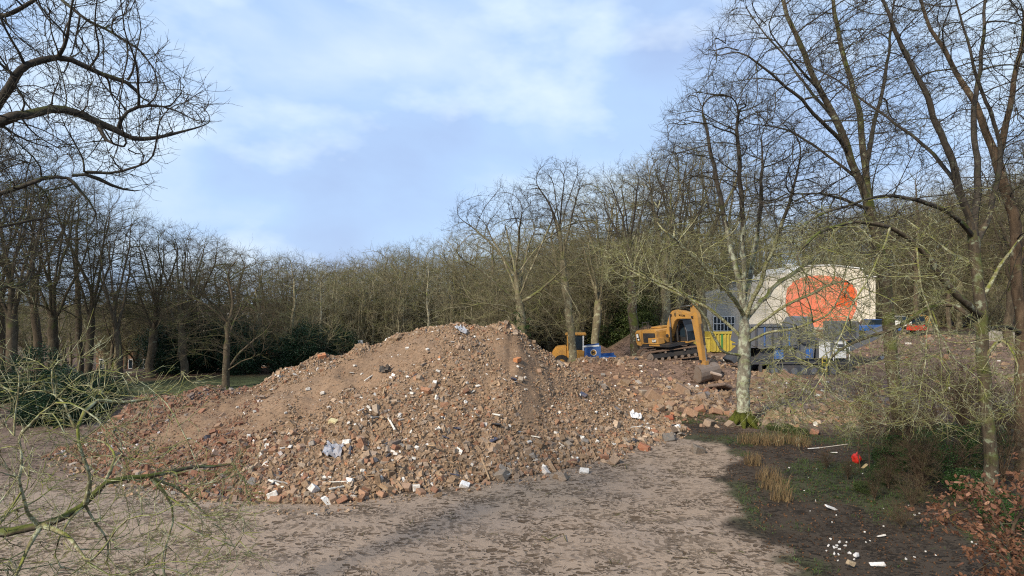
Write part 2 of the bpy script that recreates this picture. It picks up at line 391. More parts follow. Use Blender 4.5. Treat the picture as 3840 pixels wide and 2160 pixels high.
for cx_, cy_, rr_ in [(-6, 2, 14.2), (-6, 2, 16.3), (14, 30, 15.4), (14, 30, 17.3), (-2, 40, 25.6), (-2, 40, 27.4), (9, -4, 19.0)]:
    dx, dy = mth('SUBTRACT', sp_.outputs[0], cx_), mth('SUBTRACT', sp_.outputs[1], cy_)
    rad_ = mth('ADD', mth('SQRT', mth('ADD', mth('MULTIPLY', dx, dx), mth('MULTIPLY', dy, dy))), mth('MULTIPLY', wn_.outputs["Fac"], .5))
    off_ = mth('SUBTRACT', rad_, rr_)
    band = mth('LESS_THAN', mth('ABSOLUTE', off_), .2)
    ph_ = mth('ADD', mth('MULTIPLY', mth('ARCTAN2', dy, dx), rr_ * 27.0), mth('MULTIPLY', mth('ABSOLUTE', off_), 14.0))
    k_ = mth('MULTIPLY', band, mth('GREATER_THAN', mth('SINE', ph_), .1))
    tracks = k_ if tracks is None else mth('MAXIMUM', tracks, k_)
tw_ = nd(t, "ShaderNodeTexNoise", Scale=1.3, Detail=3); t.links.new(pos, tw_.inputs["Vector"])
tracks = mth('MULTIPLY', tracks, ramp(t, tw_.outputs["Fac"], [(.42, (0, 0, 0)), (.6, (.85,)*3)]))
dent = mixc(t, tracks, dent, (.25, .25, .25))
h1 = nd(t, "ShaderNodeMath", operation='MULTIPLY_ADD'); t.links.new(vd, h1.inputs[0]); h1.inputs[1].default_value = .35; t.links.new(dent, h1.inputs[2])
h2 = nd(t, "ShaderNodeMath", operation='MULTIPLY_ADD'); t.links.new(fn.outputs["Fac"], h2.inputs[0]); h2.inputs[1].default_value = .25; t.links.new(h1.outputs[0], h2.inputs[2])
wet_shade = mixc(t, dent, (.36, .30, .25), (1.12, 1.03, 1.02))  # dents darkened: moisture plus the hollows' shade, both in the colour
mm = nd(t, "ShaderNodeMixRGB", blend_type='MULTIPLY'); mm.inputs[0].default_value = 1; t.links.new(a.outputs[0], mm.inputs[1]); t.links.new(wet_shade, mm.inputs[2])
gr = ramp(t, fn.outputs["Fac"], [(.3, (.78,)*3), (.7, (1.2,)*3)])
m2 = nd(t, "ShaderNodeMixRGB", blend_type='MULTIPLY'); m2.inputs[0].default_value = 1; t.links.new(mm.outputs[0], m2.inputs[1]); t.links.new(gr, m2.inputs[2])
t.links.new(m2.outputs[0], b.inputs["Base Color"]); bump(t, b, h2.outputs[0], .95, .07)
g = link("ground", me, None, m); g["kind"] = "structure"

# ------------------------------------------------------------------ rubble heap
pilo = thing("rubble_heap", "huge mound of crushed brick, concrete and soil on the bare sand", "rubble heap", (0, 0, 0))
hx = np.arange(-19.5, 11.5, .11); hy = np.arange(15.5, 36, .11)
HX, HY = np.meshgrid(hx, hy)
hh = pile_h(HX, HY)
HZ = full_h(HX, HY) + .05 * fbm(HX * 4, HY * 4, 3) * ss(.05, .3, hh) - ss(.12, .0, hh) * .4
ii = np.arange(HX.size).reshape(HX.shape)
q = np.stack([ii[:-1, :-1], ii[:-1, 1:], ii[1:, 1:], ii[1:, :-1]], -1).reshape(-1, 4)
keep = (hh.ravel()[q].max(1) > .01)
tone = fbm(HX * .5 + 8, HY * .5, 4)[..., None]
pc = np.array((.225, .150, .096)) * (1 + .25 * tone) + np.array((.03, .01, 0)) * np.clip(fbm(HX, HY + 70, 3), 0, 1)[..., None]
pc = pc * np.where(HX < -10, .85, 1)[..., None]
me = mesh_np("heap_core", np.stack([HX, HY, HZ], -1), q[keep], smooth=True, cols=pc.reshape(-1, 3))
M['heap'] = vcol("heap_soil", .95, 9, .4, .9)
link("heap_core", me, pilo, M['heap'])

PALETTE = np.array([(.25,.18,.118),(.30,.215,.14),(.205,.145,.092),(.29,.155,.095),(.25,.115,.07),(.34,.26,.19),(.26,.235,.20),(.19,.175,.16),(.42,.34,.26),(.075,.075,.085),(.36,.17,.085),(.70,.66,.60)])
_m = np.array((.295, .185, .110)); PALETTE[:9] = .62 * PALETTE[:9] + .38 * _m
PW = np.array([.26,.20,.17,.07,.03,.12,.08,.04,.04,.008,.008,.016]); PW = PW / PW.sum()
PW_RED = np.array([.10,.07,.10,.22,.28,.06,.06,.05,.02,.02,.01,.01]); PW_RED /= PW_RED.sum()
CUBE = np.array([(x, y, z) for x in (-1, 1) for y in (-1, 1) for z in (-1, 1)], float)
CT = np.array([(0,1,3),(0,3,2),(4,6,7),(4,7,5),(0,4,5),(0,5,1),(2,3,7),(2,7,6),(0,2,6),(0,6,4),(1,5,7),(1,7,3)])
def rots(n, r):
    qv = r.normal(size=(n, 4)); qv /= np.linalg.norm(qv, axis=1)[:, None]; w, x, y, z = qv.T
    return np.stack([np.stack([1-2*(y*y+z*z), 2*(x*y-w*z), 2*(x*z+w*y)], -1), np.stack([2*(x*y+w*z), 1-2*(x*x+z*z), 2*(y*z-w*x)], -1), np.stack([2*(x*z-w*y), 2*(y*z+w*x), 1-2*(x*x+y*y)], -1)], 1)
def chunks(name, xy, size, parent, r, pw=None, sink=.25, fn=full_h, mat='rubble', red=None):
    n = len(xy)
    asp = np.stack([r.uniform(.8, 1.6, n), r.uniform(.6, 1.0, n), r.uniform(.4, .85, n)], -1) * .5
    V = CUBE[None] * asp[:, None] * size[:, None, None] * (1 + r.uniform(-.42, .18, (n, 8, 3)))
    V = np.einsum('nij,nkj->nki', rots(n, r), V)
    z = fn(xy[:, 0], xy[:, 1])
    V += np.stack([xy[:, 0], xy[:, 1], z + size * (.28 - sink)], -1)[:, None]
    ci = r.choice(len(PALETTE), n, p=PW)
    if red is not None: ci = np.where(red, r.choice(len(PALETTE), n, p=PW_RED), ci)
    c = PALETTE[ci] * r.uniform(.75, 1.22, (n, 1))
    if red is not None: c = np.where(red[:, None], c * np.array((.74, .70, .74)), c)  # maroon reds on the left, their shaded look multiplied into the colour
    T = (CT[None] + 8 * np.arange(n)[:, None, None]).reshape(-1, 3)
    me = mesh_np(name, V, tris=T, cols=np.repeat(c, 8, 0))
    o = link(name, me, parent, M[mat]); o["kind"] = "stuff"; return o
r = np.random.default_rng(21)
cand = np.stack([r.uniform(-19, 11, 150000), r.uniform(15.5, 29.5, 150000)], -1)
ph = pile_h(cand[:, 0], cand[:, 1])
cr_z = np.interp(cand[:, 0], [P(*c)[0] for c in CREST], [max(P(*c)[2], 0) for c in CREST])
rel = np.clip(ph / np.maximum(cr_z, .4), 0, 1)
fine = ss(-.12, .22, fbm(cand[:, 0] * .5 + 2, cand[:, 1] * .32 + 7, 3)) * ss(.15, .45, rel) * (1 - ss(.86, .97, rel)) * (1 - .85 * ss(.3, 2.2, cand[:, 0]))   # bare soil runs
dens = np.where(ph > .02, 1 - .6 * fine, 0)
yc_ = np.interp(cand[:, 0], [P(*c)[0] for c in CREST], [c[2] for c in CREST])
ok = (r.random(len(cand)) < dens * .70) & (cand[:, 1] < yc_ + .7)
xy = cand[ok]; rl = rel[ok]; fi = fine[ok]
sz = np.exp(r.normal(-2.66, .45, len(xy))) * (1.32 - .5 * ss(0, .6, rl)) * (1 - .58 * fi) * (1 + .25 * ss(.9, 1, rl))
sz = np.clip(sz, .032, .42)
red = (xy[:, 0] < -9 - (xy[:, 1] - 20) * .55 + r.normal(0, .8, len(xy)))
chunks("broken_masonry", xy, sz, pilo, r, red=red)
# scattered grit beyond the toe
g_ = np.stack([r.uniform(-17, 9, 9000), r.uniform(14.5, 27, 9000)], -1); d_ = pile_h(g_[:, 0], g_[:, 1] + .9)
g_ = g_[(d_ > .02) & (pile_h(g_[:, 0], g_[:, 1]) < .05)][:900]
chunks("crumb_fringe", g_, np.clip(np.exp(r.normal(-2.9, .5, len(g_))), .025, .2), pilo, r)

# the lower rubble apron round the excavator
apr = thing("rubble_apron", "low spread of brown soil and broken masonry beneath the yellow excavator", "rubble heap", (0, 0, 0))
cand = np.stack([r.uniform(-2, 26, 40000), r.uniform(25.5, 54, 40000)], -1)
w = ss(25.5, 28, cand[:, 1]) * ss(-2, 3, cand[:, 0]) * (1 - ss(16, 24, cand[:, 0])) * (pile_h(cand[:, 0], cand[:, 1]) < .02) * (.22 + ss(-.15, .3, fbm(cand[:, 0] * .35, cand[:, 1] * .35 + 22, 3)))
xy = cand[r.random(len(cand)) < w * .42]
chunks("broken_masonry", xy, np.clip(np.exp(r.normal(-2.0, .5, len(xy))), .06, .7), apr, r)
w2 = np.stack([r.uniform(16, 45, 5000), r.uniform(27, 60, 5000)], -1)
chunks("stray_rubble", w2[:1800], np.clip(np.exp(r.normal(-2.1, .55, 1800)), .05, .6), apr, r)

# single pieces of the heap that can be picked apart
def chunk_mesh(name, r, flat=1.0, irr=.22, long=1.0):
    bm = bmesh.new(); bmesh.ops.create_cube(bm, size=1)
    for v in bm.verts: v.co = Vector((v.co.x * long, v.co.y * .8, v.co.z * .62 * flat)) * (1 + r.uniform(-irr, irr * .4)) + Vector(r.uniform(-irr, irr, 3) * .2)
    bmesh.ops.bevel(bm, geom=list(bm.edges), offset=.05, segments=1, affect='EDGES')
    me = bpy.data.meshes.new(name); bm.to_mesh(me); bm.free(); return me
mo, t, b = mat_new("masonry_piece", .9, .2)
oi = t.nodes.new("ShaderNodeObjectInfo"); n = noisetex(t, 7, 5, .65)
mx = nd(t, "ShaderNodeMixRGB", blend_type='MULTIPLY'); mx.inputs[0].default_value = 1
t.links.new(oi.outputs["Color"], mx.inputs[1]); t.links.new(ramp(t, n, [(.3, (.66,)*3), (.7, (1.2,)*3)]), mx.inputs[2]); t.links.new(mixc(t, ramp(t, noisetex(t, 2.6, 5, .7), [(.45, (0, 0, 0)), (.7, (.6,)*3)]), mx.outputs[0], (.24, .165, .105)), b.inputs["Base Color"]); bump(t, b, n, .6, .03)
M['piece'] = mo
variants = {"brick": [chunk_mesh("brick", r, 1, .06, 1.25) for k in range(3)], "concrete_lump": [chunk_mesh("concrete_lump", r, 1.15, .26, 1.0) for k in range(5)],
            "masonry_lump": [chunk_mesh("masonry_lump", r, 1.1, .15, 1.1) for k in range(3)], "slab_shard": [chunk_mesh("slab_shard", r, .3, .16, 1.3) for k in range(3)]}
for k in variants.values():
    for me in k: me.materials.append(mo)
VCOL = {"brick": [(.29,.145,.09),(.25,.125,.08),(.33,.19,.12),(.27,.18,.125)], "concrete_lump": [(.27,.20,.145),(.31,.25,.19),(.24,.17,.12),(.27,.24,.21)],
        "masonry_lump": [(.30,.19,.125),(.33,.22,.15),(.29,.15,.09)], "slab_shard": [(.13,.13,.14),(.33,.29,.25),(.28,.2,.14)]}
def piece(kind, x, y, s, par, col=None, fn=full_h, up=.18):
    me = variants[kind][r.integers(len(variants[kind]))]
    o = link(kind, me, par); o.location = (x, y, float(fn(x, y)) + s * up); o.scale = (s,) * 3
    o.rotation_euler = tuple(r.uniform(-.6, .6, 2)) + (r.uniform(0, 6.28),)
    c = col or VCOL[kind][r.integers(len(VCOL[kind]))]; j_ = r.uniform(.85, 1.15); o.color = (*[v * j_ for v in c], 1)
    return o
kinds = ["brick"] * 3 + ["concrete_lump"] * 4 + ["masonry_lump"] * 3 + ["slab_shard"]
tp = [P(px, py, CH * F / (py - YH)) for px, py in TOE]
n_done = 0
while n_done < 230:
    x = r.uniform(-17, 9.3); yt = np.interp(x, [p[0] for p in tp], [p[1] for p in tp])
    y = yt + abs(r.normal(0, 1.0)) * r.choice([.5, 1, 3.0]) - .15
    if pile_h(x, y) <= 0 and r.random() < .7: continue
    piece(kinds[r.integers(len(kinds))], x, y, r.uniform(.12, .27), pilo); n_done += 1
for k in range(60):
    px = r.uniform(2000, 2760); py = r.uniform(1400, 1640); g_ = G(px, py, 20)
    if pile_h(g_[0], g_[1]) > .05: continue
    piece(kinds[r.integers(len(kinds))], g_[0], g_[1], r.uniform(.25, .55), apr)
# named eye-catchers of the toe and slope (photo pixel, size, kind, colour)
WH = (.70, .66, .60)
for px, py, s, k, c in [(2450,1500,.95,"concrete_lump",(.25,.165,.11)),(2560,1475,.8,"concrete_lump",(.24,.16,.11)),(2680,1430,1.3,"slab_shard",(.30,.24,.20)),(2700,1465,1.2,"slab_shard",(.24,.17,.13)),
                        (2590,1560,.6,"masonry_lump",(.36,.22,.14)),(2640,1500,.6,"concrete_lump",(.3,.22,.16)),(2510,1650,.55,"concrete_lump",(.14,.13,.12)),(2950,1420,.9,"concrete_lump",(.26,.17,.12)),(2620,1700,.5,"concrete_lump",(.15,.13,.11))]:
    g_ = G(px, py, 14); piece(k, g_[0], g_[1], s, apr if py < 1600 else pilo, c)
litter_items = [
 ("plaster_block","white painted masonry block alone at the sand's edge with brown sides",2190,1775,.29,WH),
 ("plaster_block","white faced brick lump beside the lone white block at the toe of the heap",2045,1775,.27,(.62,.56,.5)),
 ("concrete_lump_stone","upright grey stone standing on the sand with a dark side",2110,1800,.36,(.26,.20,.15)),
 ("concrete_lump_stone","solitary brown stone resting on the sand near the right flank of the heap",2300,1740,.40,(.28,.20,.14)),
 ("slate_slab","flat dark slate slab lying halfway up the rubble slope",1862,1600,.42,(.055,.06,.07)),
 ("plaster_block","pale yellow plaster lump lying on the left of the rubble slope",1250,1588,.3,(.62,.54,.30)),
 ("clay_fragment","bright orange clay fragment near the crest of the heap",1940,1360,.28,(.50,.21,.09)),
 ("clay_fragment","orange clay fragment sticking up on the left ridge of the heap",1207,1345,.28,(.46,.19,.09)),
 ("plaster_block","large white rendered block in the front row of the heap",1560,1845,.3,(.66,.62,.56)),
 ("plaster_block","bright white block at the very front of the heap's toe",1022,1868,.30,WH),
 ("plaster_block","white block standing on end among bricks at the front toe",1180,1850,.32,(.66,.60,.55)),
 ("plaster_block","clean white cube in the front row right of the heap's middle",1742,1828,.27,(.85,.83,.80)),
 ("concrete_lump_stone","large flat grey brown concrete slab piece at the heap's front edge",1880,1800,.42,(.24,.20,.16)),
 ("plaster_block","white tile chip on the right foot of the heap",2540,1605,.24,(.85,.84,.83)),
 ("plaster_block","white lump beside crumpled plastic high on the right flank",2390,1565,.26,(.82,.82,.82)),
 ("clay_fragment","deep red brick fragment on the right foot of the heap",2510,1572,.36,(.29,.085,.05)),
 ("clay_fragment","orange red broken clay tile at the heap's right toe",2415,1685,.38,(.36,.15,.085)),
 ("clay_fragment","red brown brick half at the lower right toe beside the sand",2418,1690,.32,(.30,.12,.07)),
 ("plaster_block","white chunk half buried in the bare soil run of the heap",1630,1445,.2,(.8,.77,.72)),
 ("plaster_block","white chunk low on the left slope above the torn sheeting",1300,1665,.24,(.8,.76,.7)),
 ("concrete_lump_stone","red brown block lying in the verge behind the straw tufts",3055,1628,.42,(.30,.15,.10)),
]
NM = {"plaster_block": "masonry_lump", "concrete_lump_stone": "concrete_lump", "slate_slab": "slab_shard", "clay_fragment": "brick"}
for nme, lab, px, py, s, c in litter_items:
    g_ = G(px, py, 12); o = piece(NM[nme], g_[0], g_[1], s, None, c); o.name = nme.replace("concrete_lump_stone", "concrete_stone"); tag(o, lab, nme.split("_")[-1])
    o.color = (*c, 1)
# white chips all over the slope: alike, so one label and one group
for k in range(130):
    px = r.normal(1500, 480); py = r.uniform(1260, 1880); g_ = G(px, py, 12)
    if pile_h(g_[0], g_[1]) < .02: continue
    o = piece("masonry_lump" if r.random() < .6 else "slab_shard", g_[0], g_[1], r.uniform(.07, .16), None, (.64, .60, .54), up=.3); o.name = "plaster_chip"
    tag(o, "small white plaster chip lying loose on the rubble slope", "plaster chip", "white chips on the heap")
for k in range(9):
    px = r.normal(1500, 450); py = r.uniform(1300, 1880); g_ = G(px, py, 12)
    if pile_h(g_[0], g_[1]) < .02: continue
    o = piece("slab_shard", g_[0], g_[1], r.uniform(.15, .3), None, (.04, .055, .10), up=.3); o.name = "slate_chip"
    tag(o, "small blue black slate chip lying loose on the rubble slope", "slate chip", "dark chips on the heap")
# laths and planks
def plank_mesh(name, l, w, th):
    mb = MB(); mb.box(-l/2, l/2, -w/2, w/2, -th/2, th/2); 
    me = bpy.data.meshes.new(name); me.from_pydata(mb.v, [], mb.f); me.materials.append(mo); return me
lath = [plank_mesh("lath", .7, .06, .03), plank_mesh("lath", 1.0, .05, .04), plank_mesh("lath", .5, .09, .025)]
for k in range(46):
    px = r.normal(1600, 480); py = r.uniform(1420, 1870); g_ = G(px, py, 12)
    if pile_h(g_[0], g_[1]) < .02: continue
    o = link("lath", lath[k % 3]); o.location = (g_[0], g_[1], g_[2] + .07); o.rotation_euler = (r.uniform(-.5, .2), r.uniform(-.5, .5), r.uniform(0, 3.1))
    c = (.72, .68, .6) if k % 3 == 0 else (.36, .25, .15); o.color = (*c, 1)
    tag(o, "splintered white painted lath sticking out of the rubble" if k % 3 == 0 else "splintered bare wooden lath sticking out of the rubble", "lath", "white laths in the heap" if k % 3 == 0 else "bare laths in the heap")
def sheet(name, label, px, py, w, h, col, seed):
    rr = np.random.default_rng(seed); n = 7; u, v = np.meshgrid(np.linspace(-.5, .5, n), np.linspace(-.5, .5, n))
    x = u * w + rr.normal(0, .08 * w, u.shape); y = v * h + rr.normal(0, .08 * h, u.shape)
    g_ = G(px, py, 12); X = x + g_[0]; Y = y + g_[1]; Z = full_h(X, Y) + .08 + abs(rr.normal(0, .09, u.shape))
    V = np.stack([X - g_[0], Y - g_[1], Z - g_[2]], -1)
    i_ = np.arange(n*n).reshape(n, n); q_ = np.stack([i_[:-1, :-1], i_[:-1, 1:], i_[1:, 1:], i_[1:, :-1]], -1)
    o = link(name, mesh_np(name, V, q_), None, mo, g_); o.color = (*col, 1); tag(o, label, "plastic sheet")
sheet("plastic_sheet", "torn grey and white plastic sheeting on the lower left slope", 1250, 1705, .6, .5, (.30, .31, .35), 1)
sheet("plastic_sheet", "crumpled white and blue plastic just below the heap's crest", 1730, 1245, .5, .35, (.42, .44, .48), 2)
sheet("plastic_sheet", "crumpled white plastic bag on the right flank of the heap", 2385, 1572, .5, .4, (.78, .78, .8), 3)
sheet("plastic_sheet", "dark scrap of sheeting in the hollow below the left ridge", 1445, 1400, .4, .3, (.06, .055, .05), 4)
# ------------------------------------------------------------------ trees
def norm(v): return v / np.maximum(np.linalg.norm(v, axis=-1, keepdims=True), 1e-9)
def tubes3(Pp, Rr, sides=3):
    """many short polylines at once: Pp (M,K,3), Rr (M,K) -> verts, quads"""
    m_, k_, _ = Pp.shape
    T = np.empty_like(Pp); T[:, :-1] = Pp[:, 1:] - Pp[:, :-1]; T[:, -1] = T[:, -2]; T = norm(T)
    ref = np.where(np.abs(T[:, :1, 2:3]) < .8, np.array((0., 0, 1)), np.array((1., 0, 0)))
    U = norm(np.cross(T, ref)); Wv = np.cross(T, U)
    a = np.arange(sides) * 2 * np.pi / sides
    V = Pp[:, :, None] + Rr[:, :, None, None] * (U[:, :, None] * np.cos(a)[:, None] + Wv[:, :, None] * np.sin(a)[:, None])
    i = np.arange(m_ * k_ * sides).reshape(m_, k_, sides); n_ = np.roll(i, -1, 2)
    Qd = np.stack([i[:, :-1], n_[:, :-1], n_[:, 1:], i[:, 1:]], -1).reshape(-1, 4)
    return V.reshape(-1, 3), Qd
def resample(pl, step):
    pl = np.asarray(pl, float)
    # Catmull-Rom through the given points
    Q_ = np.vstack([2*pl[0]-pl[1], pl, 2*pl[-1]-pl[-2]]); o = []
    for i in range(1, len(Q_) - 2):
        a, b_, c, d = Q_[i-1:i+3]; n = max(1, int(round(np.linalg.norm(c - b_) / step)))
        for t_ in np.arange(n) / n:
            o.append(.5*((2*b_)+(-a+c)*t_+(2*a-5*b_+4*c-d)*t_*t_+(-a+3*b_-3*c+d)*t_**3))
    o.append(pl[-1]); return np.array(o)
def grow(seed, skel, attr, step, di, dk, Rt, rtip, iters=70, trop=(0, 0, .05), wob=.22, radii=None, tw=dict(), flare=1.5, split_r=.35, ncap=6000, inertia=.55, skj=.12):
    """space colonisation from a given skeleton; returns (thick mesh, thin mesh)"""
    r = np.random.default_rng(seed)
    pos = np.zeros((ncap, 3)); par = np.full(ncap, -1); rmin = np.zeros(ncap); n = 0
    for k, pl in enumerate(skel):
        pts = resample(pl, step)
        if k == 0: prev = -1
        else:
            prev = int(np.argmin(((pos[:n] - pts[0])**2).sum(1))); pts = pts[1:]
        rr = (None if radii is None else radii[k])
        for j, p in enumerate(pts):
            pos[n] = p + (r.normal(0, skj * step, 3) if j else 0); par[n] = prev
            if rr is not None: f_ = j / max(1, len(pts) - 1); rmin[n] = rr[0] * (1 - f_) + rr[1] * f_
            prev = n; n += 1
    A = np.asarray(attr, float); trop = np.array(trop)
    d2 = ((A[:, None] - pos[None, :n])**2).sum(-1); near = d2.argmin(1); dist = d2.min(1)
    cnt = np.zeros(ncap, int); lastd = np.zeros((ncap, 3))
    for it in range(iters):
        act = dist < di * di
        if not act.any() or n > ncap - 600: break
        src = near[act]; dv = norm(A[act] - pos[src])
        S = np.zeros((n, 3)); np.add.at(S, src, dv); c = np.bincount(src, minlength=n)
        ids = np.nonzero(c)[0]; ids = ids[cnt[ids] < 4]
        if len(ids) == 0: break
        pd = np.where(par[ids][:, None] >= 0, norm(pos[ids] - pos[np.maximum(par[ids], 0)]), 0)
        D = norm(norm(S[ids]) + inertia * pd + trop + r.normal(0, wob, (len(ids), 3)))
        same = (cnt[ids] > 0) & ((D * lastd[ids]).sum(1) > .93); ids, D = ids[~same], D[~same]
        if len(ids) == 0:
            # pull exhausted: drop the attractors that only ask for the same move again
            A = A[~act]; near = near[~act]; dist = dist[~act]
            if len(A) == 0: break
            continue
        m_ = len(ids); new = pos[ids] + D * step; pos[n:n+m_] = new; par[n:n+m_] = ids; cnt[ids] += 1; lastd[ids] = D
        dd = ((A[:, None] - new[None])**2).sum(-1); k = dd.argmin(1); md = dd[np.arange(len(A)), k]
        up = md < dist; near[up] = n + k[up]; dist[up] = md[up]; n += m_
        keep = dist > dk * dk; A, near, dist = A[keep], near[keep], dist[keep]
        if len(A) == 0: break
    pos, par, rmin = pos[:n], par[:n], rmin[:n]
    kids = [[] for _ in range(n)]
    for i in range(1, n):
        if par[i] >= 0: kids[par[i]].append(i)
    tips = np.zeros(n)
    for i in range(n - 1, -1, -1):
        if not kids[i]: tips[i] = 1
        if par[i] >= 0: tips[par[i]] += tips[i]
    ex = math.log(max(tips[0], 2)) / math.log(Rt / rtip)
    rad = rtip * tips ** (1 / ex)
    if radii is not None:
        for i in range(n):
            if rmin[i] > 0: rad[i] = rmin[i]
            elif par[i] >= 0: rad[i] = max(min(rad[i], rad[par[i]] * .9), rtip)
    h0 = np.linalg.norm(pos - pos[0], axis=1); rad = np.where((tips > tips[0] * .9) & (h0 < .9), rad * (1 + (flare - 1) * (1 - h0 / .9) ** 2), rad)
    thick, thin = [], []
    stack = [(0, -1)]
    while stack:
        s, p = stack.pop(); ch = [p] if p >= 0 else []; i = s
        while True:
            ch.append(i)
            if not kids[i]: break
            ks = sorted(kids[i], key=lambda j: -rad[j]); 
            for j in ks[1:]: stack.append((j, i))
            i = ks[0]
        (thick if rad[s] > split_r * Rt or s == 0 else thin).append(ch)
    out_ = []
    for chains in (thick, thin):
        Vs, Qs, base = [], [], 0
        for ch in chains:
            ch = np.array(ch)
            if len(ch) < 2: continue
            p = pos[ch].copy(); q_ = rad[ch].copy(); q_[0] = min(q_[0], q_[1] * 1.25) if len(ch) > 1 and ch[0] != 0 else q_[0]
            for _ in range(1):
                if len(p) > 2: p[1:-1] = .5 * p[1:-1] + .25 * (p[:-2] + p[2:])
            sd = 10 if q_.max() > .14 else (6 if q_.max() > .045 else (4 if q_.max() > .02 else 3))
            q_[-1] *= .55
            if q_.max() > .12: q_ = q_ * (1 + r.normal(0, .03, len(q_)))
            v, qq = tubes3(p[None], q_[None], sd); Vs.append(v); Qs.append(qq + base); base += len(v)
        out_.append((Vs, Qs, base))
    # twigs
    k1, l1, k2, rw = tw.get('n', 2.0), tw.get('len', .6), tw.get('sub', 2), tw.get('r', rtip * .8)
    sel = np.nonzero((rad < tw.get('rmax', rtip * 4)) & (par >= 0))[0]
    num = r.poisson(k1, len(sel)); b_ = np.repeat(sel, num); ends = np.array([i for i in range(n) if not kids[i]]); b_ = np.concatenate([b_, ends, ends])
    bd = norm(pos[b_] - pos[par[b_]])
    fwd = tw.get('fwd', .75)
    def twig(p0, d0, ln, rr, K, spread, upb):
        m_ = len(p0); u = norm(r.normal(size=(m_, 3))); u = norm(u - (u * d0).sum(1)[:, None] * d0)
        d = norm(d0 * fwd + u * spread + np.array((0, 0, upb))); Pn = [p0]
        for j in range(K - 1):
            d = norm(d + r.normal(0, .16, (m_, 3)) + np.array((0, 0, upb * .5))); Pn.append(Pn[-1] + d * (ln / (K - 1))[:, None])
        return np.stack(Pn, 1), rr[:, None] * np.linspace(1, .45, K)[None]
    ln = l1 * r.uniform(.45, 1.3, len(b_)); K = tw.get('K', 4)
    T1, R1 = twig(pos[b_], bd, ln, np.minimum(rad[b_] * .8, rw) * r.uniform(.8, 1.1, len(b_)), K, .75, tw.get('up', .1))
    v, qq = tubes3(T1, R1); out_[1][0].append(v); out_[1][1].append(qq + out_[1][2]); bs = out_[1][2] + len(v)
    if k2:
        ii_ = np.repeat(np.arange(len(b_)), k2); seg = r.integers(1, K, len(ii_)) ; fr = r.random(len(ii_))[:, None]
        p0 = T1[ii_, seg - 1] * (1 - fr) + T1[ii_, seg] * fr; d0 = norm(T1[ii_, seg] - T1[ii_, seg - 1])
        T2, R2 = twig(p0, d0, ln[ii_] * r.uniform(.3, .65, len(ii_)), rw * .62 * np.ones(len(ii_)), 3, .8, tw.get('up', .1))
        v, qq = tubes3(T2, R2); out_[1][0].append(v); out_[1][1].append(qq + bs)
    res = []
    for nm, (Vs, Qs, _) in zip(("trunk", "crown"), out_):
        res.append(mesh_np(nm, np.concatenate(Vs), np.concatenate(Qs), smooth=True))
    return res
def ell(r, n, c, rad, shell=.0, zcut=None):
    """points in an ellipsoid, denser to the outside"""
    u = norm(r.normal(size=(n, 3))); q_ = r.random(n)[:, None] ** (1/3); q_ = shell + (1 - shell) * q_
    p = np.array(c) + u * q_ * np.array(rad)
    if zcut is not None: p = p[p[:, 2] > zcut]
    return p
def proto(seed, H, Rt, kind):
    r = np.random.default_rng(seed)
    lean = r.normal(0, .25, 2)
    trunk = [(0, 0, -.3), (.1*lean[0], .1*lean[1], H*.12), (lean[0]*.6, lean[1]*.6, H*.3), (lean[0], lean[1], H*.45)]
    sk = [trunk]
    if kind == 'fan':                    # upright beech or elm with a vase of long limbs
        for k in range(7):
            a = k * 2.4 + r.uniform(-.4, .4); s = r.uniform(.05, .17) * H; b0 = np.array(trunk[2 if k % 2 else 3]) + 0
            sk.append([b0, b0 + (math.cos(a)*s*.35, math.sin(a)*s*.35, H*.13), b0 + (math.cos(a)*s*.8, math.sin(a)*s*.8, H*.3), b0 + (math.cos(a)*s, math.sin(a)*s, H*r.uniform(.38, .5))])
        A = np.vstack([ell(r, 950, (0, 0, H*.68), (H*.29, H*.29, H*.33), .25), ell(r, 150 if seed == 101 else 20, (0, 0, H*.42), (H*.26, H*.26, H*.14), .3)]); up = .18
    elif kind == 'tall':
        sk.append([trunk[3], (lean[0]+.2, lean[1]-.2, H*.65), (lean[0]-.1, lean[1], H*.9)])
        A = np.vstack([ell(r, 700, (0, 0, H*.66), (H*.17, H*.17, H*.34), .2), ell(r, 120, (0, 0, H*.4), (H*.2, H*.2, H*.15), .3)]); up = .2
    else:                                # round oak
        for k in range(6):
            a = k * 1.9 + r.uniform(-.5, .5); s = H * r.uniform(.18, .33); b0 = np.array(trunk[1 + k % 3]); z = H * r.uniform(.1, .28)
            sk.append([b0, b0 + (math.cos(a)*s*.45, math.sin(a)*s*.45, z*.6), b0 + (math.cos(a)*s, math.sin(a)*s, z)])
        sk.append([trunk[3], (lean[0]+.3, lean[1], H*.62), (lean[0]-.2, lean[1]+.3, H*.85)])
        A = np.vstack([ell(r, 700, (0, 0, H*.6), (H*.38, H*.38, H*.38), .3), ell(r, 100, (0, 0, H*.3), (H*.36, H*.36, H*.12), .3)]); up = .08
    return grow(seed, sk, A, .5, 5.5, .62, Rt, .012, trop=(0, 0, up), wob=.13, inertia=.9, tw=dict(n=1.9, len=.95, sub=2, r=.0075, K=3, up=up, rmax=.045, fwd=1.0))
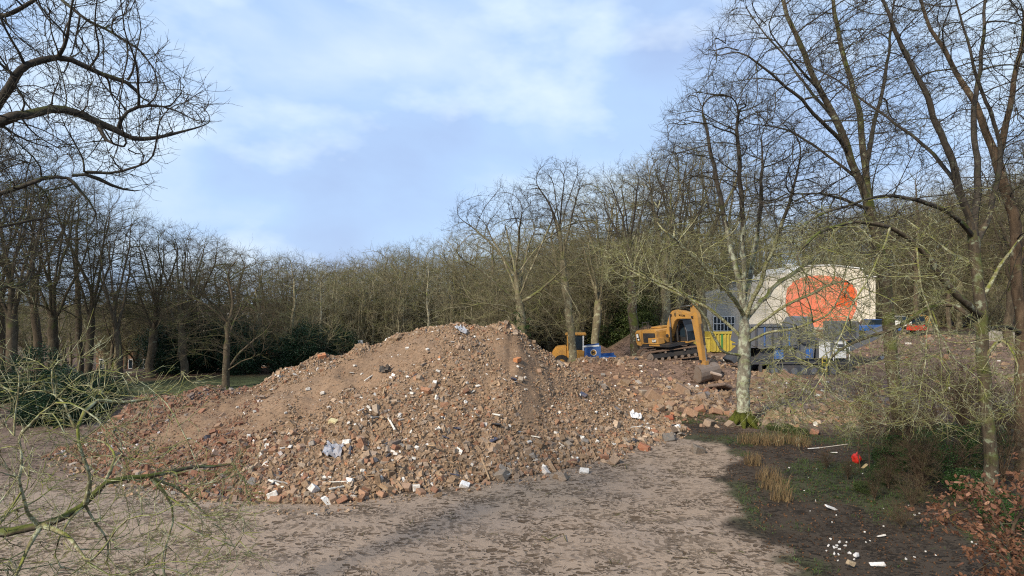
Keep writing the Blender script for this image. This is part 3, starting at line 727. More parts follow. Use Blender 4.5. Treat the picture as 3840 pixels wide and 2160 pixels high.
def bush_proto(seed, H, W_, n=16):
    """multi-stemmed leafless understorey"""
    r = np.random.default_rng(seed); sk = []
    b0 = np.array((0, 0, -.15)); sk.append([b0, (0, 0, .1)])
    for k in range(n):
        a = r.uniform(0, 6.28); s = W_ * r.uniform(.15, .9); h = H * r.uniform(.55, 1)
        sk.append([(0, 0, .1), (math.cos(a)*s*.35, math.sin(a)*s*.35, h*.4), (math.cos(a)*s*.8, math.sin(a)*s*.8, h*.8), (math.cos(a)*s, math.sin(a)*s, h)])
    A = ell(r, 260, (0, 0, H*.6), (W_, W_, H*.5), .2)
    return grow(seed, sk, A, .4, 3, .55, .09, .013, tw=dict(n=2.6, len=.75, sub=2, r=.0105, K=3, up=.12, rmax=.05), flare=1, split_r=.9)
def leaves(r, centers, sizes, per, ls, squash=.7):
    """leaf quads filling clumps"""
    n = len(centers) * per
    u = norm(r.normal(size=(n, 3))) * (r.random(n)[:, None] ** .45) * np.repeat(sizes, per)[:, None] * np.array((1, 1, squash))
    c = np.repeat(centers, per, 0) + u
    R_ = rots(n, r); s = ls * r.uniform(.6, 1.3, n)
    q_ = np.array([(-.5, 0, 0), (0, -.33, .08), (.5, 0, 0), (0, .33, .08)])
    V = np.einsum('nij,kj->nki', R_, q_) * s[:, None, None] + c[:, None]
    return V.reshape(-1, 3), np.arange(n * 4).reshape(-1, 4)
def evergreen_proto(seed, H, W_, ls=.13, nc=90, per=60):
    r = np.random.default_rng(seed)
    c = ell(r, nc, (0, 0, H*.48), (W_, W_, H*.5), .55); c = c[c[:, 2] > .05]
    v, q_ = leaves(r, c, np.full(len(c), H * .13 + .15), per, ls)
    fo = mesh_np("foliage", v, q_)
    sk = [[(0, 0, -.2), (0, 0, H*.3)]] + [[(0, 0, H*.1), tuple(p * np.array((.5, .5, .7))), tuple(p)] for p in c[:14]]
    tr = grow(seed, sk, c[:10], .4, 1, .5, .1, .015, tw=dict(n=.2, len=.3, sub=0), flare=1, split_r=.0)[0]
    return tr, fo

PB = {}
for i, (kind, H, Rt, sd) in enumerate([('fan', 14, .30, 101), ('fan', 14, .26, 102), ('tall', 14, .2, 103), ('tall', 13, .17, 104), ('oak', 13, .33, 105), ('oak', 12, .28, 106)]):
    PB[f"{kind}{sd}"] = proto(sd, H, Rt, kind)
BU = [bush_proto(201, 4.2, 1.7), bush_proto(202, 3.2, 2.0), bush_proto(203, 5.6, 1.5, 12)]
EV = [evergreen_proto(301, 3.0, 1.8), evergreen_proto(302, 2.2, 1.7), evergreen_proto(303, 4.4, 1.6)]

def place(meshes, name, parts, mats, loc, rz, sc, label, cat, group=None):
    o = thing(name, label, cat, loc, rz, group); o.scale = sc if hasattr(sc, '__len__') else (sc,)*3
    for me, pn, mt in zip(meshes, parts, mats):
        if me is None: continue
        c = bpy.data.objects.new(pn, me); COL.objects.link(c); c.parent = o
        if not me.materials: me.materials.append(M[mt])
        c.material_slots[0].link = 'OBJECT'; c.material_slots[0].material = M[mt]
    return o
H0 = {'fan101': 14, 'fan102': 14, 'tall103': 14, 'tall104': 13, 'oak105': 13, 'oak106': 12}
def tree_at(key, px, d, top, label, group, mt='bark_wood', wide=1.0, rz=None, base=None):
    x = (px - 1920) / F * d; z = gz(x, d) if base is None else base
    zt = CH - (top - YH) / F * d; s = max(zt - z, 3) / (H0[key] * 1.02)
    return place(PB[key], "bare_tree", ("trunk", "crown"), (mt, mt), (x, d, z), random.uniform(0, 6.28) if rz is None else rz, (s * wide, s * wide, s), label, "tree", group)

# the row of tall trees along the left, beyond the muddy track
GL = "tall trees along the left edge of the site"
LT = ["largest of the row, next to the overhanging limbs", "with straight trunk rising from the evergreens at the track's start", "third along the row, in front of a thinner neighbour", "with forked top in the middle of the row", "with narrow crown squeezed behind the forked one",
      "leaning out at the row's end towards the brick house", "at the hidden outer end of the row", "in the second line behind the evergreens", "in the second line with the widest crown"]
for key, px, d, top, w in [('fan101', -160, 33, 420, 1.1), ('fan102', 40, 35, 520, 1.0), ('fan101', 195, 40, 660, .95), ('fan102', 330, 41, 655, .9), ('tall103', 300, 46, 690, 1.1), ('fan102', 455, 39, 770, .8),
                           ('fan101', -320, 38, 380, 1.1), ('fan102', 150, 50, 650, 1.0), ('fan101', 10, 50, 600, 1.1)]:
    tree_at(key, px, d, top, "tall dark bare tree " + LT.pop(0), GL, 'bark_dark', w)
LN = "bare trees round the small lawn"
for key, px, d, top, w, lab, mt in [('fan101', 560, 43, 838, 1.15, "round crowned bare tree behind the left lawn hedge", 'bark_dark'), ('fan101', 690, 42, 850, 1.15, "dark bare tree with ivy on its trunk beside the lawn", 'bark_dark'),
                          ('oak106', 845, 38.2, 915, 1.1, "lone bare tree standing on the small green lawn", 'bark_dark'), ('fan102', 745, 46, 870, 1.1, "bare tree just behind the ivy trunk tree by the lawn", 'bark_dark'),
                          ('oak105', 960, 50, 935, 1.05, "broad bare tree behind the dark evergreen hedge", 'bark_wood'), ('tall103', 1080, 47, 950, 1.3, "slim bare tree with a pale foot at the lawn's far corner", 'bark_wood')]:
    tree_at(key, px, d, top, lab, None, mt, w)
# the wood that closes the view: behind the heap, up the slope and behind the building
rw = np.random.default_rng(55)
keys = list(H0)
spots = []
def wood(n, px0, px1, dfun, topfun, lab, grp, mt, kk, dspread=22):
    pxs = np.linspace(px0, px1, n) + rw.normal(0, (px1 - px0) / n * .4, n)
    for px in pxs:
        d = dfun(px) + abs(rw.normal(0, 1)) * dspread * .5 + rw.uniform(0, 3); top = topfun(px) + rw.normal(0, 28) + (rw.random() < .25) * rw.uniform(10, 60)
        tree_at(kk[rw.integers(len(kk))], px, d, top, lab, grp, mt, rw.uniform(.85, 1.25), rw.uniform(0, 6.28))
edgef = lambda px: np.interp(px, [400, 900, 1200, 1600, 2000, 2400, 2800, 3300, 4200], [60, 54, 51, 54, 60, 66, 78, 70, 58])
topf = lambda px: np.interp(px, [300, 700, 1000, 1150, 1330, 1420, 1560, 1700, 1900, 2100, 2400, 2700, 3000, 3200, 3500, 3900], [1060, 1010, 950, 985, 985, 955, 935, 940, 920, 880, 860, 840, 800, 770, 735, 640])
wood(19, 420, 1250, edgef, topf, "bare tree in the thin wood in front of the brick houses", "trees of the left wood", 'bark_dark', keys, 16)
wood(64, 1150, 2450, edgef, topf, "bare olive brown tree in the wood behind the rubble heap", "trees of the wood behind the heap", 'bark_wood', keys, 22)
wood(52, 2350, 4050, edgef, topf, "bare tree on the wooded hillside above the cream building", "trees of the hillside wood", 'bark_wood', keys, 24)
wood(26, 1500, 4000, lambda p: edgef(p) + 26, lambda p: topf(p) - 8, "far bare tree topping the wooded slope", "trees on the far slope", 'bark_wood', ['tall103', 'oak105', 'oak106'], 14)
TT = ["standing clear of the wood above the loader's bucket", "behind the half mossy trunk", "with round crown above the excavator's counterweight", "with upright limbs above the excavator's boom", "behind the yellow skips", "in the gap between the oak and the hall",
      "with wide crown behind the loader", "with round crown behind the heap's crest", "with upright limbs left of the heap's crest oak"]
for key, px, d, top, w in [('fan101', 2230, 58, 690, 1.1), ('fan102', 2310, 64, 650, 1.1), ('oak105', 2450, 66, 640, 1.1), ('fan101', 2500, 56, 560, 1.1), ('fan102', 2640, 62, 520, 1.2), ('fan101', 2720, 70, 600, 1.2), ('oak106', 2060, 62, 760, 1.2), ('oak105', 1830, 58, 830, 1.2), ('fan102', 1760, 60, 860, 1.1)]:
    tree_at(key, px, d, top, "tall bare tree " + TT.pop(0), "tall trees above the wood", 'bark_wood', w)
BT = ['just above the small red digger', 'between the digger and the retaining wall', 'behind the retaining wall', 'tallest, past the retaining wall', 'at the corner of the cream hall', 'farthest back above the wall']
for px, d, top in [(3440, 62, 600), (3560, 55, 690), (3780, 50, 560), (3900, 44, 480), (3300, 74, 700), (3640, 70, 720)]:
    tree_at(['fan101', 'tall103', 'tall104'][int(px) % 3], px, d, top, "slender bare tree on the right bank, " + BT.pop(0), "bank trees at right", 'bark_dark', 1.0)
for px in np.linspace(1180, 2360, 26) + rw.normal(0, 16, 26):
    d = edgef(px) - 1.5 + rw.uniform(0, 3); tree_at(['tall103', 'tall104'][rw.integers(2)], px, d, topf(px) + rw.uniform(20, 130), "slim pale barked tree along the front edge of the wood", "pale trees at the wood's edge", 'bark_pale', rw.uniform(.8, 1.1))
wood(26, -250, 620, lambda p: 62., lambda p: 1075., "small bare tree in the thicket far behind the left row", "trees of the far left thicket", 'bark_wood', keys, 20)
# understorey
def under(n, px0, px1, lab, grp, mt, off, scl=(.8, 1.4)):
    for px in rw.uniform(px0, px1, n):
        d = edgef(px) + off + rw.uniform(-1.5, 9); x = (px - 1920) / F * d; k = rw.integers(3)
        place(BU[k], "bare_shrub", ("stem", "crown"), (mt, mt), (x, d, gz(x, d)), rw.uniform(0, 6.28), rw.uniform(*scl), lab, "shrub", grp)
under(14, 420, 1250, "leafless shrub under the trees of the left wood", "shrubs of the left wood", 'bark_dark', -2)
under(62, 1150, 2450, "leafless twiggy shrub at the foot of the wood behind the heap", "shrubs of the wood behind the heap", 'bark_wood', -2, (.9, 1.7))
under(36, 2400, 4000, "leafless shrub on the hillside behind the cream building", "shrubs of the hillside", 'bark_wood', 0, (.9, 1.6))
def ever(n, px0, px1, dl, dh, lab, grp, mt='holly', sc=(.8, 1.2)):
    for px in rw.uniform(px0, px1, n):
        d = rw.uniform(dl, dh); x = (px - 1920) / F * d; k = rw.integers(3)
        place(EV[k], "evergreen_shrub", ("stem", "foliage"), ('bark_dark', mt), (x, d, gz(x, d) - .1), rw.uniform(0, 6.28), rw.uniform(*sc), lab, "shrub", grp)
ever(11, 560, 1000, 44.5, 48, "dense dark evergreen shrub in the hedge behind the lawn", "evergreen hedge by the lawn")
ever(8, 1000, 1300, 46, 49, "dark evergreen shrub at the wood's edge left of the heap", "evergreen shrubs at the wood's edge", 'holly', (.7, 1.0))
ever(16, -120, 400, 27, 33, "black green evergreen shrub in the shade left of the track", "evergreen shrubs left of the track", 'holly', (.5, .85))
ever(7, 2240, 2440, 60, 64, "glossy green holly bush behind the earth mounds", "holly bushes behind the mounds", 'bushgreen', (.9, 1.3))
ever(10, 1350, 2230, 56, 66, "green bramble bush at the foot of the wood", "bramble bushes by the wood", 'bushgreen', (.4, .8))
ever(8, 1500, 3400, 72, 90, "ivy green bush among the trunks of the wood", "ivy bushes inside the wood", 'bushgreen', (.8, 1.2))

def ivy_on(tree, h0, h1, rad, n, seed, w=None):
    r = np.random.default_rng(seed); sc = tree.scale[0]
    z = r.uniform(h0, h1, n) / sc; a = r.uniform(0, 6.28, n)
    c = np.stack([np.cos(a) * rad / sc, np.sin(a) * rad / sc, z], -1)
    v, q_ = leaves(r, c, np.full(n, .22 / sc), 14, .12 / sc)
    link("ivy", mesh_np("ivy", v, q_), tree, M['ivy'])
# ------------------------------------------------------------------ single trees the photograph shows well
def poly_attr(r, n, poly, d0, d1):
    """points inside an outline seen from the camera, spread over real depth"""
    poly = np.array(poly, float); lo, hi = poly.min(0), poly.max(0); o = []
    while len(o) < n:
        p = r.uniform(lo, hi, (n * 3, 2)); x, y = p.T; c = np.zeros(len(p), bool); j = len(poly) - 1
        for i in range(len(poly)):
            xi, yi = poly[i]; xj, yj = poly[j]
            with np.errstate(divide='ignore', invalid='ignore'):
                c ^= ((yi > y) != (yj > y)) & (x < (xj - xi) * (y - yi) / (yj - yi + 1e-9) + xi)
            j = i
        o += list(p[c])
    o = np.array(o[:n]); d = r.uniform(d0, d1, n)
    return np.stack([(o[:, 0] - 1920) / F * d, d, CH - (o[:, 1] - YH) / F * d], -1)
def pl(*q): return [P(*a) for a in q]
def hero(name, label, seed, skel, attr, mats, base, step, di, dk, Rt, rtip, tw, radii=None, zs=None, **kw):
    base = np.array(base); sk = [[np.array(p) - base for p in s] for s in skel]
    ms = grow(seed, sk, attr - base, step, di, dk, Rt, rtip, radii=radii, tw=tw, **kw)
    o = thing(name, label, "tree", tuple(base))
    link("trunk", ms[0], o, M[mats[0]]); link("crown", ms[1], o, M[mats[1]])
    if zs:                                    # lichen on lower branches; above, darkness against the sky painted into the bark
        for me in ms:
            me.materials.append(M['bark_silhouette']); n = len(me.polygons); c = np.empty(n * 3, np.float32); me.polygons.foreach_get("center", c)
            z = c.reshape(-1, 3)[:, 2] + r.normal(0, .5, n); me.polygons.foreach_set("material_index", (z > zs).astype(np.int32)); me.update()
    return o
r = np.random.default_rng(77)
# the oak beside the heap, mossy foot, lichen trunk
D = 26.6
b0 = G(2785, 1592, 20); D = b0[1]; b0[2] -= .15
sk = [[b0] + pl((2788,1500,D),(2790,1400,D),(2792,1310,D),(2795,1230,D),(2790,1130,D)),
      pl((2795,1230,D),(2770,1050,D),(2735,900,D+.5),(2690,700,D+1),(2650,500,D+1.3),(2620,380,D+1.5)),
      pl((2790,1130,D),(2790,980,D),(2785,800,D-.5),(2770,600,D-.7),(2760,400,D-1)),
      pl((2792,1150,D),(2820,1000,D+.8),(2850,800,D+1.6),(2860,600,D+2)),
      pl((2793,1200,D),(2850,1060,D-.8),(2930,850,D-1.5),(2990,650,D-2)),
      pl((2790,1330,D),(2730,1325,D-.6),(2690,1290,D-1),(2650,1200,D-1.4),(2560,1100,D-2),(2420,1040,D-2.4)),
      pl((2795,1280,D),(2690,1180,D+.5),(2580,1120,D+.8),(2450,1060,D+1),(2330,1000,D+1.2)),
      pl((2798,1260,D),(2880,1190,D-.6),(3000,1120,D-1.2),(3120,1060,D-1.8),(3250,1040,D-2)),
      pl((2795,1290,D),(2870,1250,D-1),(2990,1230,D-2),(3120,1180,D-3)),
      pl((2797,1410,D),(2830,1340,D-.3),(2870,1300,D-.5)),
      pl((2790,1180,D),(2720,1080,D-1.5),(2600,960,D-2.5),(2480,860,D-3)),
      pl((2795,1200,D),(2900,1080,D+1.5),(3040,980,D+2.5),(3160,900,D+3))]
A = np.vstack([poly_attr(r, 2100, [(2450,640),(2500,440),(2600,310),(2720,290),(2850,300),(2960,400),(3080,560),(3150,760),(3180,900),(2400,900),(2410,760)], D-4, D+4),
               poly_attr(r, 1300, [(2220,900),(3200,860),(3330,1000),(3250,1180),(3100,1290),(2880,1290),(2860,1150),(2720,1160),(2600,1150),(2400,1130),(2260,1050)], D-4.5, D+4)])
oak = hero("oak_tree", "spreading bare oak with pale lichen trunk and mossy foot beside the heap", 5, sk, A, ('bark_oak', 'bark_lichen'), b0, .34, 4.0, .36, .30, .0095,
           dict(n=1.25, len=.6, sub=2, r=.0062, K=3, up=.06, rmax=.035), trop=(0, 0, .08), flare=1.25, zs=9.5)
# moss skirt and root toes
mb = MB()
for k in range(9):
    a = k * .7 + .2; l = r.uniform(.6, 1.15)
    mb.cyl((math.cos(a)*.2, math.sin(a)*.2, .62), (math.cos(a)*l, math.sin(a)*l, .08), .2, 8, .07)
o = mb.build("root_flare", None, oak, smooth=True); mm_, t, b = mat_new("thick_moss", .95, .1)
t.links.new(ramp(t, noisetex(t, 9, 5, .7), [(.3, (.03, .035, .008)), (.7, (.105, .115, .02))]), b.inputs["Base Color"]); bump(t, b, noisetex(t, 26, 4), 1, .04); M['moss'] = mm_
o.data.materials.clear(); o.data.materials.append(mm_)
tr = r.uniform(0, 6.28, 260); hz = r.random(260) ** 1.6 * .75; rr_ = .34 + .55 * (1 - hz / .75) ** 2 * r.uniform(.3, 1, 260)
v, q_ = leaves(r, np.stack([np.cos(tr)*rr_, np.sin(tr)*rr_, hz + .05], -1), np.full(260, .1), 12, .05)
link("moss", mesh_np("moss", v, q_), oak, mm_)

# big trees at the right
b0 = G(3385, 1650, 15); d = b0[1]; b0[2] -= .15
sk = [[b0] + pl((3360,1480,d),(3335,1230,d),(3305,1000,d),(3262,780,d)),
      pl((3262,780,d),(3185,570,d-.3),(3090,350,d-.6),(2985,130,d-1),(2920,-60,d-1.2),(2880,-300,d-1.2)),
      pl((3262,780,d),(3240,600,d+.4),(3215,400,d+.6),(3150,160,d+1),(3110,-100,d+1),(3080,-350,d+1)),
      pl((3240,620,d+.4),(3290,420,d+1.4),(3330,200,d+2),(3360,-80,d+2.3)),
      pl((3185,570,d-.3),(3060,430,d-1.5),(2920,300,d-2.2),(2780,190,d-2.6),(2690,150,d-2.8)),
      pl((3220,680,d),(3080,560,d+1),(2920,480,d+1.6),(2790,460,d+2)),
      pl((3150,480,d-.4),(2980,260,d+1.4),(2850,100,d+2),(2780,10,d+2.2)),
      pl((3262,790,d),(3130,740,d-1),(2980,730,d-1.6),(2830,770,d-2)),
      pl((3100,370,d-.5),(2960,210,d-2),(2840,60,d-2.6))]
A = np.vstack([poly_attr(r, 2000, [(2620,200),(2720,40),(2880,-250),(3500,-380),(3560,120),(3440,560),(3240,740),(2900,740),(2720,500),(2630,330)], d-4.5, d+4),
               poly_attr(r, 350, [(2750,700),(3250,740),(3420,900),(3300,1000),(2900,900)], d-4, d+3)])
hero("tall_tree", "tall twin-stemmed bare tree leaning left over the crusher", 6, sk, A, ('bark_mossy', 'bark_silhouette'), b0, .42, 4.5, .45, .29, .010,
     dict(n=1.5, len=.75, sub=2, r=.0065, K=3, up=.03, rmax=.035), trop=(0, 0, .06), radii=[(.27, .22), (.165, .04), (.15, .04), (.1, .03), (.09, .02), (.07, .02), (.07, .02), (.07, .02), (.06, .02)])
b0 = np.array(P(3725, 1900, 16.4)); b0[2] = gz(b0[0], b0[1]) - .15; d = 16.4
sk = [[b0] + pl((3712,1700,d),(3695,1400,d),(3680,1150,d),(3660,980,d),(3650,860,d)),
      pl((3650,860,d),(3600,700,d-.2),(3530,500,d-.4),(3430,270,d-.7),(3330,60,d-1),(3260,-150,d-1.2)),
      pl((3650,860,d),(3668,650,d+.3),(3655,420,d+.6),(3680,200,d+.8),(3700,-80,d+1)),
      pl((3655,930,d),(3720,760,d+.2),(3750,560,d+.2),(3700,380,d),(3640,220,d-.3),(3590,20,d-.4)),
      pl((3600,700,d-.2),(3480,560,d+.8),(3330,440,d+1.4),(3180,330,d+2),(3060,260,d+2.2)),
      pl((3676,1190,d),(3610,1130,d-.4),(3530,1030,d-.7),(3440,920,d-1),(3340,850,d-1.4),(3200,830,d-1.8),(3080,870,d-2.2),(2980,960,d-2.5)),
      pl((3680,1250,d),(3600,1150,d+.3),(3490,1150,d+.7),(3380,1220,d+.9),(3260,1260,d+1),(3130,1330,d+1),(3020,1450,d+1)),
      pl((3655,890,d),(3560,800,d-.6),(3430,745,d-1),(3300,740,d-1.4),(3150,780,d-1.8),(3010,840,d-2.2)),
      pl((3665,1000,d),(3590,960,d+.6),(3470,880,d+1.2),(3380,800,d+1.6)),
      pl((3440,920,d-1),(3450,1050,d-1.2),(3480,1180,d-1.3),(3470,1330,d-1.4),(3440,1500,d-1.5)),
      pl((3480,1180,d-1.3),(3540,1280,d-1.4),(3610,1380,d-1.5),(3680,1390,d-1.5)),
      pl((3340,850,d-1.4),(3300,960,d-1.9),(3230,1080,d-2.2),(3150,1250,d-2.3),(3080,1420,d-2.4),(2980,1560,d-2.4)),
      pl((3490,1150,d+.7),(3520,1260,d+.4),(3530,1400,d+.2),(3550,1560,d)),
      pl((3690,1340,d),(3760,1270,d-.4),(3800,1330,d-.8),(3830,1450,d-1)),
      pl((3680,1130,d),(3740,1020,d+.3),(3800,930,d+.5),(3880,850,d+.7))]
A = np.vstack([poly_attr(r, 1200, [(2980,200),(3300,-250),(4100,-300),(4150,500),(3850,820),(3560,760),(3300,560),(3080,380)], d-3.2, d+3),
               poly_attr(r, 800, [(2880,900),(3100,760),(3500,760),(3640,980),(3560,1150),(3300,1050),(3000,1100)], d-3.4, d+1.6),
               poly_attr(r, 1250, [(2780,1560),(2900,1300),(3150,1100),(3480,1150),(3820,1250),(3840,1560),(3600,1640),(3300,1600),(3000,1640)], d-3.2, d+1.6)])
hero("mossy_tree", "mossy bare tree with long arching lichen-covered limbs above the verge", 7, sk, A, ('bark_mossy', 'bark_lichen'), b0, .26, 3.6, .33, .20, .0075,
     dict(n=1.1, len=.45, sub=2, r=.0065, K=4, up=-.03, rmax=.022), trop=(0, 0, -.01), wob=.26, zs=8.3, radii=[(.175, .14), (.11, .03), (.10, .03), (.085, .025), (.06, .02), (.1, .025), (.085, .02), (.075, .02), (.05, .02), (.03, .012), (.03, .012), (.03, .01), (.025, .01), (.05, .01), (.06, .02)])
b0 = np.array(P(3832, 1800, 18.8)); b0[2] = gz(b0[0], b0[1]) - .15; d = 18.8
sk = [[b0] + pl((3828,1600,d),(3822,1300,d),(3815,1000,d),(3790,800,d),(3745,600,d)),
      pl((3745,600,d),(3660,400,d+.4),(3560,230,d+.8),(3470,60,d+1),(3400,-120,d+1)), pl((3745,600,d),(3790,400,d-.3),(3830,150,d-.6),(3870,-150,d-.6)),
      pl((3815,1000,d),(3900,820,d),(4000,600,d),(4080,300,d)), pl((3822,1240,d),(3760,1220,d-.8),(3700,1260,d-1.2),(3640,1280,d-1.4))]
A = np.vstack([poly_attr(r, 900, [(3380,-200),(4300,-300),(4350,700),(3900,900),(3700,560),(3480,200)], d-3.5, d+3.5)])
hero("dark_tree", "dark straight trunk of a bare tree beside the mossy limbs", 8, sk, A, ('bark_brown', 'bark_silhouette'), b0, .45, 4.2, .6, .22, .011,
     dict(n=1.1, len=.65, sub=2, r=.0065, K=3, up=.03, rmax=.03), radii=[(.18, .15), (.11, .03), (.1, .03), (.1, .03), (.06, .02)])
# the tree whose limbs reach in from the left, trunk just outside the picture
b0 = np.array((-8.6, 7.2, 0.)); b0[2] = gz(-8.6, 7.2) - .2
c_ = lambda px, py, d: P(px, py, d)
sk = [[b0, (-8.55, 7.2, 1.6), (-8.6, 7.25, 3.2), (-8.7, 7.4, 5.0), (-8.75, 7.45, 6.0)],
      [(-8.6, 7.25, 3.0)] + pl((-200,2030,6.7),(60,1985,6.4),(175,1975,6.4),(300,1885,6.6),(430,1810,6.8),(560,1785,7.0),(700,1760,7.3),(860,1745,7.6)),
      pl((320,1870,6.6),(345,1795,6.5),(300,1710,6.4),(280,1610,6.4),(235,1520,6.4),(220,1430,6.4),(200,1340,6.4)),
      pl((400,1815,6.8),(430,1745,6.9),(490,1700,7.0),(560,1650,7.2)),
      pl((560,1785,7.0),(620,1850,7.1),(660,1950,7.2),(640,2060,7.2),(590,2170,7.2)), pl((560,1785,7.0),(680,1860,7.4),(800,1950,7.6),(900,2050,7.8)),
      pl((270,1905,6.6),(230,1990,6.4),(205,2080,6.3),(190,2200,6.2)), pl((300,1880,6.6),(360,1960,6.8),(420,2070,6.9),(440,2200,7)),
      pl((110,1975,6.4),(60,1880,6.2),(78,1750,6.1),(48,1610,6.1),(78,1480,6.1),(60,1340,6.1)), pl((255,1600,6.4),(310,1540,6.6),(370,1490,6.8),(460,1510,7),(580,1500,7.2),(690,1445,7.3)),
      pl((60,1650,6.1),(120,1590,6.0),(200,1500,5.9),(330,1370,5.9)), pl((150,1975,6.4),(90,2080,6.2),(60,2200,6.1)), pl((180,1960,6.4),(300,2060,6.1),(370,2180,6.0)),
      [(-8.85, 7.55, 7.2)] + pl((-120,540,8.6),(20,330,8.5),(110,240,8.5),(210,215,8.7),(330,250,8.9),(430,290,9.1),(520,340,9.2)),
      [(-8.75, 7.45, 6.2)] + pl((-140,560,8.2),(20,450,8.2),(100,425,8.3),(200,410,8.4),(280,430,8.6),(370,460,8.8),(430,490,8.9)),
      pl((430,490,8.9),(470,420,8.9),(560,405,9),(660,420,9.2),(720,440,9.3)), pl((430,490,8.9),(500,520,9),(590,515,9.2),(690,490,9.4),(775,470,9.5)),
      pl((390,470,8.8),(390,540,8.7),(420,560,8.6),(500,560,8.6)),
      [(-8.7, 7.4, 5.4)] + pl((-160,760,8.0),(0,720,8.0),(100,680,8.0),(200,660,8.1),(330,650,8.3),(460,640,8.5),(560,610,8.6)),
      pl((330,650,8.3),(420,690,8.5),(490,735,8.7)) , pl((240,660,8.1),(300,720,8.2),(360,790,8.3)),
      [(-8.9, 7.6, 8.0)] + pl((-80,120,9.2),(60,40,9.2),(200,-40,9.3),(330,-60,9.5)), [(-8.9, 7.6, 8.2)] + pl((-100,-60,9.8),(180,-40,10),(290,60,10),(400,110,10.2),(500,180,10.3)),
      [(-8.7, 7.4, 5.0)] + pl((-220,900,8.4),(-40,860,8.6),(60,820,8.8),(160,830,9)), [(-8.65, 7.3, 4.2)] + pl((-240,1200,8.2),(-60,1120,8.4),(40,1060,8.6),(120,1080,8.8))]
A = np.vstack([poly_attr(r, 2200, [(-300,-250),(520,-200),(525,60),(500,170),(600,175),(640,260),(770,330),(790,480),(690,440),(640,500),(520,600),(545,690),(430,680),(300,560),(190,660),(-300,650)], 7.4, 10.6),
               poly_attr(r, 500, [(-260,600),(160,620),(200,860),(120,1060),(-260,1200)], 7.4, 9.6),
               poly_attr(r, 750, [(-120,1290),(300,1330),(760,1400),(700,1520),(420,1560),(500,1640),(760,1700),(960,1800),(960,2130),(780,2240),(-120,2240)], 5.6, 8.0)])
rd = [(.26, .14), (.09, .016), (.028, .006), (.02, .005), (.022, .006), (.018, .005), (.018, .005), (.018, .005), (.024, .006), (.03, .008), (.018, .006), (.03, .01), (.03, .01),
      (.10, .03), (.105, .05), (.035, .01), (.045, .01), (.03, .01), (.06, .015), (.03, .01), (.025, .01), (.07, .02), (.06, .02), (.05, .02), (.05, .02)]
hero("overhanging_tree", "near tree reaching bare mossy lichen limbs in from beside the track", 9, sk, A, ('bark_mossy', 'bark_lichen'), b0, .17, 2.6, .21, .26, .0058,
     dict(n=1.0, len=.34, sub=2, r=.0045, K=4, up=.05, rmax=.014), trop=(0, 0, .0), wob=.26, zs=6.2, radii=rd, split_r=.16, ncap=9000, skj=.22)

# middle distance oaks in front of the wood
def mid_oak(label, seed, px, d, pts, top, halfw, zmid, mats, Rt, n=620, low=None):
    x = (px - 1920) / F * d; b0 = np.array((x, d, gz(x, d) - .15)); zt = CH - (top - YH) / F * d; r = np.random.default_rng(seed)
    sk = [[b0] + pl(*[(a, b, d) for a, b in pts])]
    e = sk[0][-1]; H = zt - b0[2]
    for k in range(7):
        a = k * 2.4; w = halfw * r.uniform(.35, .8); s = sk[0][-1 - k % 2]
        sk.append([s, s + np.array((math.cos(a)*w*.4, math.sin(a)*w*.4, (zt - s[2])*.35)), s + np.array((math.cos(a)*w, math.sin(a)*w, (zt - s[2]) * r.uniform(.6, .85)))])
    if low:
        for (a0, a1, a2) in low: sk.append(pl((*a0, d), (*a1, d - 1), (*a2, d - 2)))
    zc = (zt + zmid) / 2
    A = np.vstack([ell(r, int(n*1.7), (e[0], d, zc), (halfw, halfw, (zt - zmid) / 2), .3), ell(r, n // 4, (e[0], d, zmid), (halfw * 1.05, halfw, 2.2), .3)])
    return hero("oak_tree", label, seed, sk, A, mats, b0, .45, 5, .5, Rt, .0095, dict(n=1.9, len=.75, sub=2, r=.0068, K=3, up=.08, rmax=.04, fwd=1.0), trop=(0, 0, .1), wob=.16, inertia=.8, zs=11)
t1 = mid_oak("broad bare oak rising right behind the crest of the heap", 31, 1958, 42, [(1955,1200),(1945,1120),(1935,1040)], 700, 5.6, 5.0, ('bark_wood', 'bark_wood'), .38, 760,
             [((1955,1190), (1800,1130), (1650,1080)), ((1955,1150), (1820,1030), (1720,960)), ((1950,1140), (2060,1060), (2120,1000)), ((1955,1170), (1850,1140), (1700,1150))])
ivy_on(t1, 0, 5.2, .5, 110, 3)
t2 = mid_oak("tall narrow bare oak beside the loader", 32, 2148, 45.5, [(2140,1230),(2125,1120),(2110,980),(2100,860)], 588, 3.3, 9.6, ('bark_wood', 'bark_wood'), .30, 520, [((2120,1060), (2180,1000), (2230,940)), ((2115,1040), (2060,980), (2000,930))])
t3 = mid_oak("bare oak with half moss, half pale bark trunk behind the excavator", 33, 2382, 50.5, [(2378,1240),(2370,1170),(2368,1060),(2362,950)], 605, 3.8, 8.6, ('bark_mossy', 'bark_wood'), .42, 560, [((2372,1150), (2300,1100), (2230,1060)), ((2370,1110), (2440,1050), (2500,1000))])
t4 = mid_oak("bare oak filling the gap behind the excavator boom", 34, 2560, 60, [(2550,1150),(2545,1050),(2540,930)], 520, 5.0, 9.0, ('bark_wood', 'bark_wood'), .34, 620)
